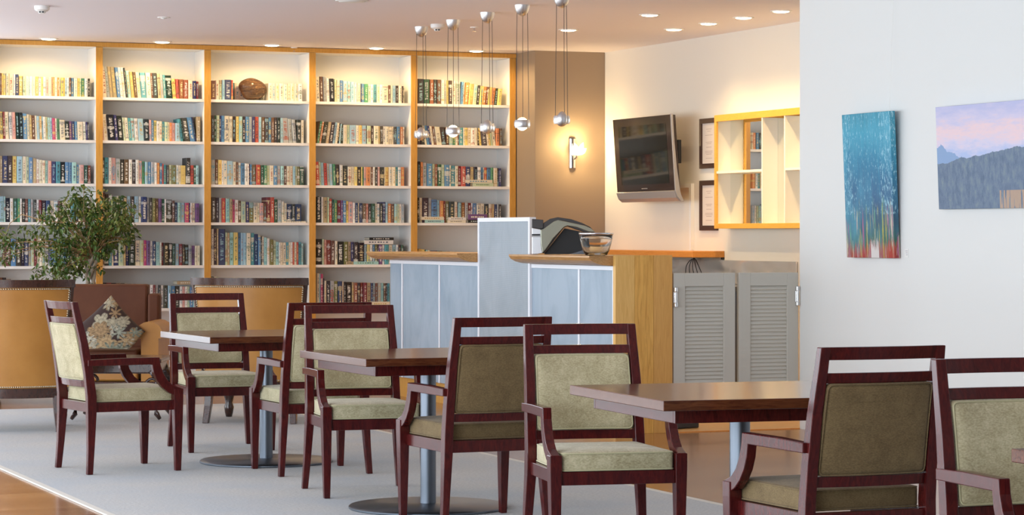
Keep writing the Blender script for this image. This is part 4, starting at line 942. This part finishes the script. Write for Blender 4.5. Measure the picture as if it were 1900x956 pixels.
for i, (px, D, a, lab) in enumerate(((26, 17.42, 8, 'tan leather club armchair at the left edge, studded back towards camera'), (487, 18.2, -8, 'tan leather club armchair with studded back behind the farthest table'))):
    o = cl if i == 0 else copy_tree(cl)
    X, Y = cw((px - 950) / F_PX * D, D); o.location = (X, Y, .0095); o.rotation_euler = (0, 0, R(a) - PHI); tag(o, lab, 'armchair', 'tan leather club armchairs')

# ------------------------------------------------------------------ sofa, cushion, coffee table
Ds = 20.3; sS = F_PX / Ds
def SX(px): return (px - 190) / sS
X, Y = cw((190 - 950) / F_PX * Ds, Ds)
sf = empty('sofa', (X, Y, .0095), -PHI, 'brown leather sofa with rolled tan arm and carved dark base', 'sofa')
xl, xr = SX(-40), SX(262)
mb = MB(); mb.loft([[(x, y, z) for x in (0,) for y, z in ()] for _ in ()]) if False else None
def sbox(x0, x1, y0, y1, z0, z1, name, m, bev=.02, lean=0):
    vs = [(x0, y0, z0), (x1, y0, z0), (x1, y1, z0), (x0, y1, z0), (x0, y0 + lean, z1), (x1, y0 + lean, z1), (x1, y1 + lean, z1), (x0, y1 + lean, z1)]
    return MB().add(vs, [(0, 3, 2, 1), (4, 5, 6, 7), (0, 1, 5, 4), (1, 2, 6, 5), (2, 3, 7, 6), (3, 0, 4, 7)]).build(name, m, sf, bevel=bev)
sbox(xl, xr, .30, .44, .20, .905, 'backrest', 'brown_leather', .02, .06)
sbox(xr + .004, xr + .10, .28, .42, .20, .83, 'wing', 'brown_leather', .02, .04)
sbox(xl, xr + .02, -.36, .30, .33, .415, 'seat_cushion', 'brown_leather', .02)
sbox(xl, xr + .02, -.34, .28, .17, .33, 'seat_base', 'tan', .015)
sbox(xl - .02, xr + .2, -.37, .40, .09, .168, 'base_rail', 'walnut', .01)
for px0, nme in ((xr + .02, 1),):
    q = [(px0 + .03, .17), (px0 + .16, .17), (px0 + .165, .50)] + [(px0 + .09 + .105 * math.cos(a_), .535 + .095 * math.sin(a_)) for a_ in [R(-20 + 22 * j_) for j_ in range(11)]] + [(px0 + .03, .50)]
    mb = MB(); mb.loft([[(x, y_, z) for x, z in q] for y_ in (-.36, .28)]); mb.build('arm', 'tan', sf, smooth='auto')
for x in (xl + .08, xr + .12):
    for y_ in (-.30, .33): MB().lathe([(.02, 0), (.035, .03), (.03, .05), (.045, .088)], 12, (x, y_, 0)).build('leg', 'walnut', sf, smooth=True)
m = M['leafy'] = mat('leaf patterned fabric', (.2, .2, .15), .8)
at_ = nn(m, 'ShaderNodeVertexColor', layer_name='print'); setc(m, at_.outputs[0])
cd = 20.0; p = at_D(202, 647, cd)
mb = MB(); N = 110; q = []
def cz_(a, b):
    e = (1 - abs(a) ** 2.6) * (1 - abs(b) ** 2.6); return .075 * math.sqrt(max(0, e)) + .004
rgs = []
for side in (1, -1):
    pass
vs = []; fs = []
for s in (1, -1):
    for i in range(N + 1):
        for j in range(N + 1):
            a, b = -1 + 2 * i / N, -1 + 2 * j / N
            px_, pz_ = a * (1 - .07 * (1 - b * b)) * .20, b * (1 - .07 * (1 - a * a)) * .20
            ax = (px_ - pz_) * .7071 * 1.04; az = (px_ + pz_) * .7071 * 1.16
            vs.append((ax, s * cz_(a, b), az))
K = (N + 1) ** 2
for s in (0, 1):
    for i in range(N):
        for j in range(N):
            f_ = (s * K + i * (N + 1) + j, s * K + (i + 1) * (N + 1) + j, s * K + (i + 1) * (N + 1) + j + 1, s * K + i * (N + 1) + j + 1); fs.append(f_ if s == 0 else f_[::-1])
for i in range(N):
    for (a, b) in ((i * (N + 1), (i + 1) * (N + 1)), (i * (N + 1) + N, (i + 1) * (N + 1) + N), (i, i + 1), (N * (N + 1) + i, N * (N + 1) + i + 1)): fs.append((a, b, K + b, K + a))
def lean(x, y, z):
    z2 = max(z, -.16 + .01 * math.cos(x * 12)) * .84; x2 = x * (1 + .75 * max(0, (-.02 - z)) / .3) if z > -.17 else x
    return (x2, y + (z2 + .15) * .35, z2 + .135)
cu = MB().add(vs, fs).build('throw_cushion', 'leafy', smooth=True, xf=lean)
r3 = random.Random(12); leaves = []
for _ in range(34):
    kind = r3.choice([0, 0, 1]); leaves.append((r3.uniform(-1, 1), r3.uniform(-1, 1), r3.uniform(.20, .40), r3.uniform(0, 6.28), r3.choice([5, 7]) if kind == 0 else 5, kind, r3.choice([(.40, .35, .24), (.30, .31, .24), (.22, .24, .18), (.34, .22, .11), (.42, .29, .15), (.46, .42, .32)])))
def leaf_col(a, b):
    col = (.035, .016, .012)
    for lx, ly, rr_, ph, nl_, kd, lc in leaves:
        dx, dy = a - lx, b - ly; r_ = math.hypot(dx, dy)
        if r_ > rr_: continue
        th = math.atan2(dy, dx) - ph; lobe = abs(math.cos(nl_ * th / 2)) ** (1.6 if kd == 0 else .6)
        lim = rr_ * (.18 + .82 * lobe) if kd == 0 else rr_ * (.5 + .5 * lobe)
        if r_ < lim:
            vein = abs(math.sin(nl_ * th / 2)) < .07 + .01 / (r_ + .05); k_ = (.45 if vein else 1) * (.72 if r_ > lim * .86 else 1) * (.85 + .15 * math.sin(40 * r_)); col = tuple(v_ * k_ for v_ in lc)
    return col
ly_ = cu.data.color_attributes.new('print', 'FLOAT_COLOR', 'POINT')
for vi in range(len(cu.data.vertices)):
    kk = vi % K; ly_.data[vi].color = (*leaf_col(-1 + 2 * (kk // (N + 1)) / N, -1 + 2 * (kk % (N + 1)) / N), 1)
cu.location = (p.x - .13 * SP, p.y - .13 * CP, .43); cu.rotation_euler = (0, 0, -PHI - .1)
tag(cu, 'leaf-patterned scatter cushion propped on its corner on the brown sofa', 'cushion')
# coffee table
Dt = 18.35; X, Y = cw((232 - 950) / F_PX * Dt, Dt)
ct = empty('coffee_table', (X, Y, .0095), -PHI, 'low dark coffee table with curved carved legs in front of the sofa', 'coffee table')
MB().box(-.36, .30, -.32, .32, .405, .435).build('tabletop', 'walnut', ct, bevel=.008)
MB().box(-.32, .26, -.28, .28, .33, .4048).build('apron', 'walnut', ct, bevel=.01)
for x in (-.30, .25):
    for y_ in (-.27, .27):
        s = 1 if x > 0 else -1
        MB().tube([(x - s * .02, y_, .36), (x + s * .025, y_, .30), (x + s * .03, y_, .22), (x - s * .005, y_, .12), (x + s * .01, y_, .05), (x + s * .035, y_, .012)], [.035, .034, .026, .018, .02, .012], 8).build('leg', 'walnut', ct, smooth=True)
        MB().tube([(x - s * .02 + .045 * math.cos(k), y_ , .25 + .045 * math.sin(k)) for k in [j * .5 for j in range(10)]], .012, 6).build('carved_scroll', 'walnut', ct, smooth=True)

# ------------------------------------------------------------------ ficus
Df = 21.75
p = at_D(170, 600, Df)
fx = empty('potted_ficus', (p.x, p.y, .0005), 0, 'bushy ficus with braided pale trunk standing behind the brown sofa', 'plant')
def FL(px, py, dd=0):
    q = at_D(px, py, Df + dd); return Vector((q.x - p.x, q.y - p.y, q.z))
MB().lathe([(.12, 0), (.16, .05), (.19, .26), (.20, .28), (.18, .28), (.17, .24), (.02, .24)], 28).build('pot', 'pot', fx, smooth='auto')
tk = MB()
for k in range(4):
    pts = []
    for i in range(30):
        t_ = i / 29; c0 = Vector((0, 0, .24)).lerp(FL(168, 505), min(1, t_ / .85)) if t_ < .85 else FL(168, 505).lerp(FL(176, 470), (t_ - .85) / .15)
        a = t_ * 11 + k * PI / 2; pts.append(c0 + Vector((math.cos(a) * .032, math.sin(a) * .032, 0)))
    tk.tube(pts, [.02 * (1 - .25 * i / 29) for i in range(30)], 7)
tk.build('trunk', 'bark', fx, smooth=True)
BL = [(205, 398, 48, 36, 620), (222, 432, 34, 30, 300), (150, 425, 48, 40, 480), (140, 378, 28, 24, 190), (100, 405, 34, 26, 230), (92, 450, 34, 34, 260), (130, 475, 42, 34, 360), (100, 505, 44, 22, 280), (188, 455, 30, 26, 230), (152, 352, 22, 14, 45), (60, 425, 26, 12, 60), (8, 455, 24, 34, 160), (168, 500, 20, 22, 50), (180, 400, 60, 50, 260)]
r2 = random.Random(3)
lv = MB(); tw = MB(); nb = 0
hub = FL(172, 478)
for (bx_, by, rx, ry, n) in BL:
    ctr = FL(bx_, by, r2.uniform(-.1, .1))
    nbr = max(3, n // 30)
    tips = []
    for _ in range(nbr):
        a = r2.uniform(0, 2 * PI); q_ = math.sqrt(r2.random()) * .9
        tip = FL(bx_ + rx * q_ * math.cos(a), by + ry * q_ * math.sin(a), r2.uniform(-.25, .25) * rx / 45)
        mid = hub.lerp(tip, .5) + Vector((r2.uniform(-.06, .06), r2.uniform(-.06, .06), r2.uniform(.0, .10)))
        pts = [hub.lerp(mid, t_ * 2) if t_ < .5 else mid.lerp(tip, t_ * 2 - 1) for t_ in (0, .25, .5, .75, 1)]
        if r2.random() < .55: tw.tube(pts, [.006, .005, .004, .003, .0015], 4)
        tips.append((mid, tip))
    for _ in range(n):
        a = r2.uniform(0, 2 * PI); q_ = math.sqrt(r2.random())
        if r2.random() < .35:
            mid, tip = r2.choice(tips); c0 = mid.lerp(tip, r2.uniform(.6, 1.05)) + Vector((r2.gauss(0, .02), r2.gauss(0, .02), r2.gauss(0, .02)))
        else: c0 = FL(bx_ + rx * q_ * math.cos(a) * r2.uniform(.8, 1.15), by + ry * q_ * math.sin(a) * r2.uniform(.8, 1.15), r2.uniform(-.3, .3) * rx / 45)
        L = r2.uniform(.035, .062); wd = L * .22; az = r2.uniform(0, 2 * PI); dr = r2.uniform(-1.35, .1)
        d = Vector((math.cos(az) * math.cos(dr), math.sin(az) * math.cos(dr), math.sin(dr))); sd = d.cross(Vector((r2.uniform(-.5, .5), r2.uniform(-.5, .5), 1))).normalized()
        up_ = sd.cross(d)
        P = [c0, c0 + d * L * .3 + sd * wd + up_ * .002, c0 + d * L * .65 + sd * wd * .8, c0 + d * L, c0 + d * L * .65 - sd * wd * .8, c0 + d * L * .3 - sd * wd + up_ * .002, c0 + d * L * .5 - up_ * wd * .35]
        lv.add(P, [(0, 1, 6), (1, 2, 6), (2, 3, 6), (3, 4, 6), (4, 5, 6), (5, 0, 6)])
tw.tube([FL(172, 478), FL(160, 410), FL(120, 414), FL(80, 410), FL(40, 398), FL(18, 415), FL(10, 440)], [.008, .007, .006, .005, .004, .003, .002], 5)
tw.build('branches', 'twig', fx, smooth=True)
o = lv.build('foliage', 'leaf', fx)
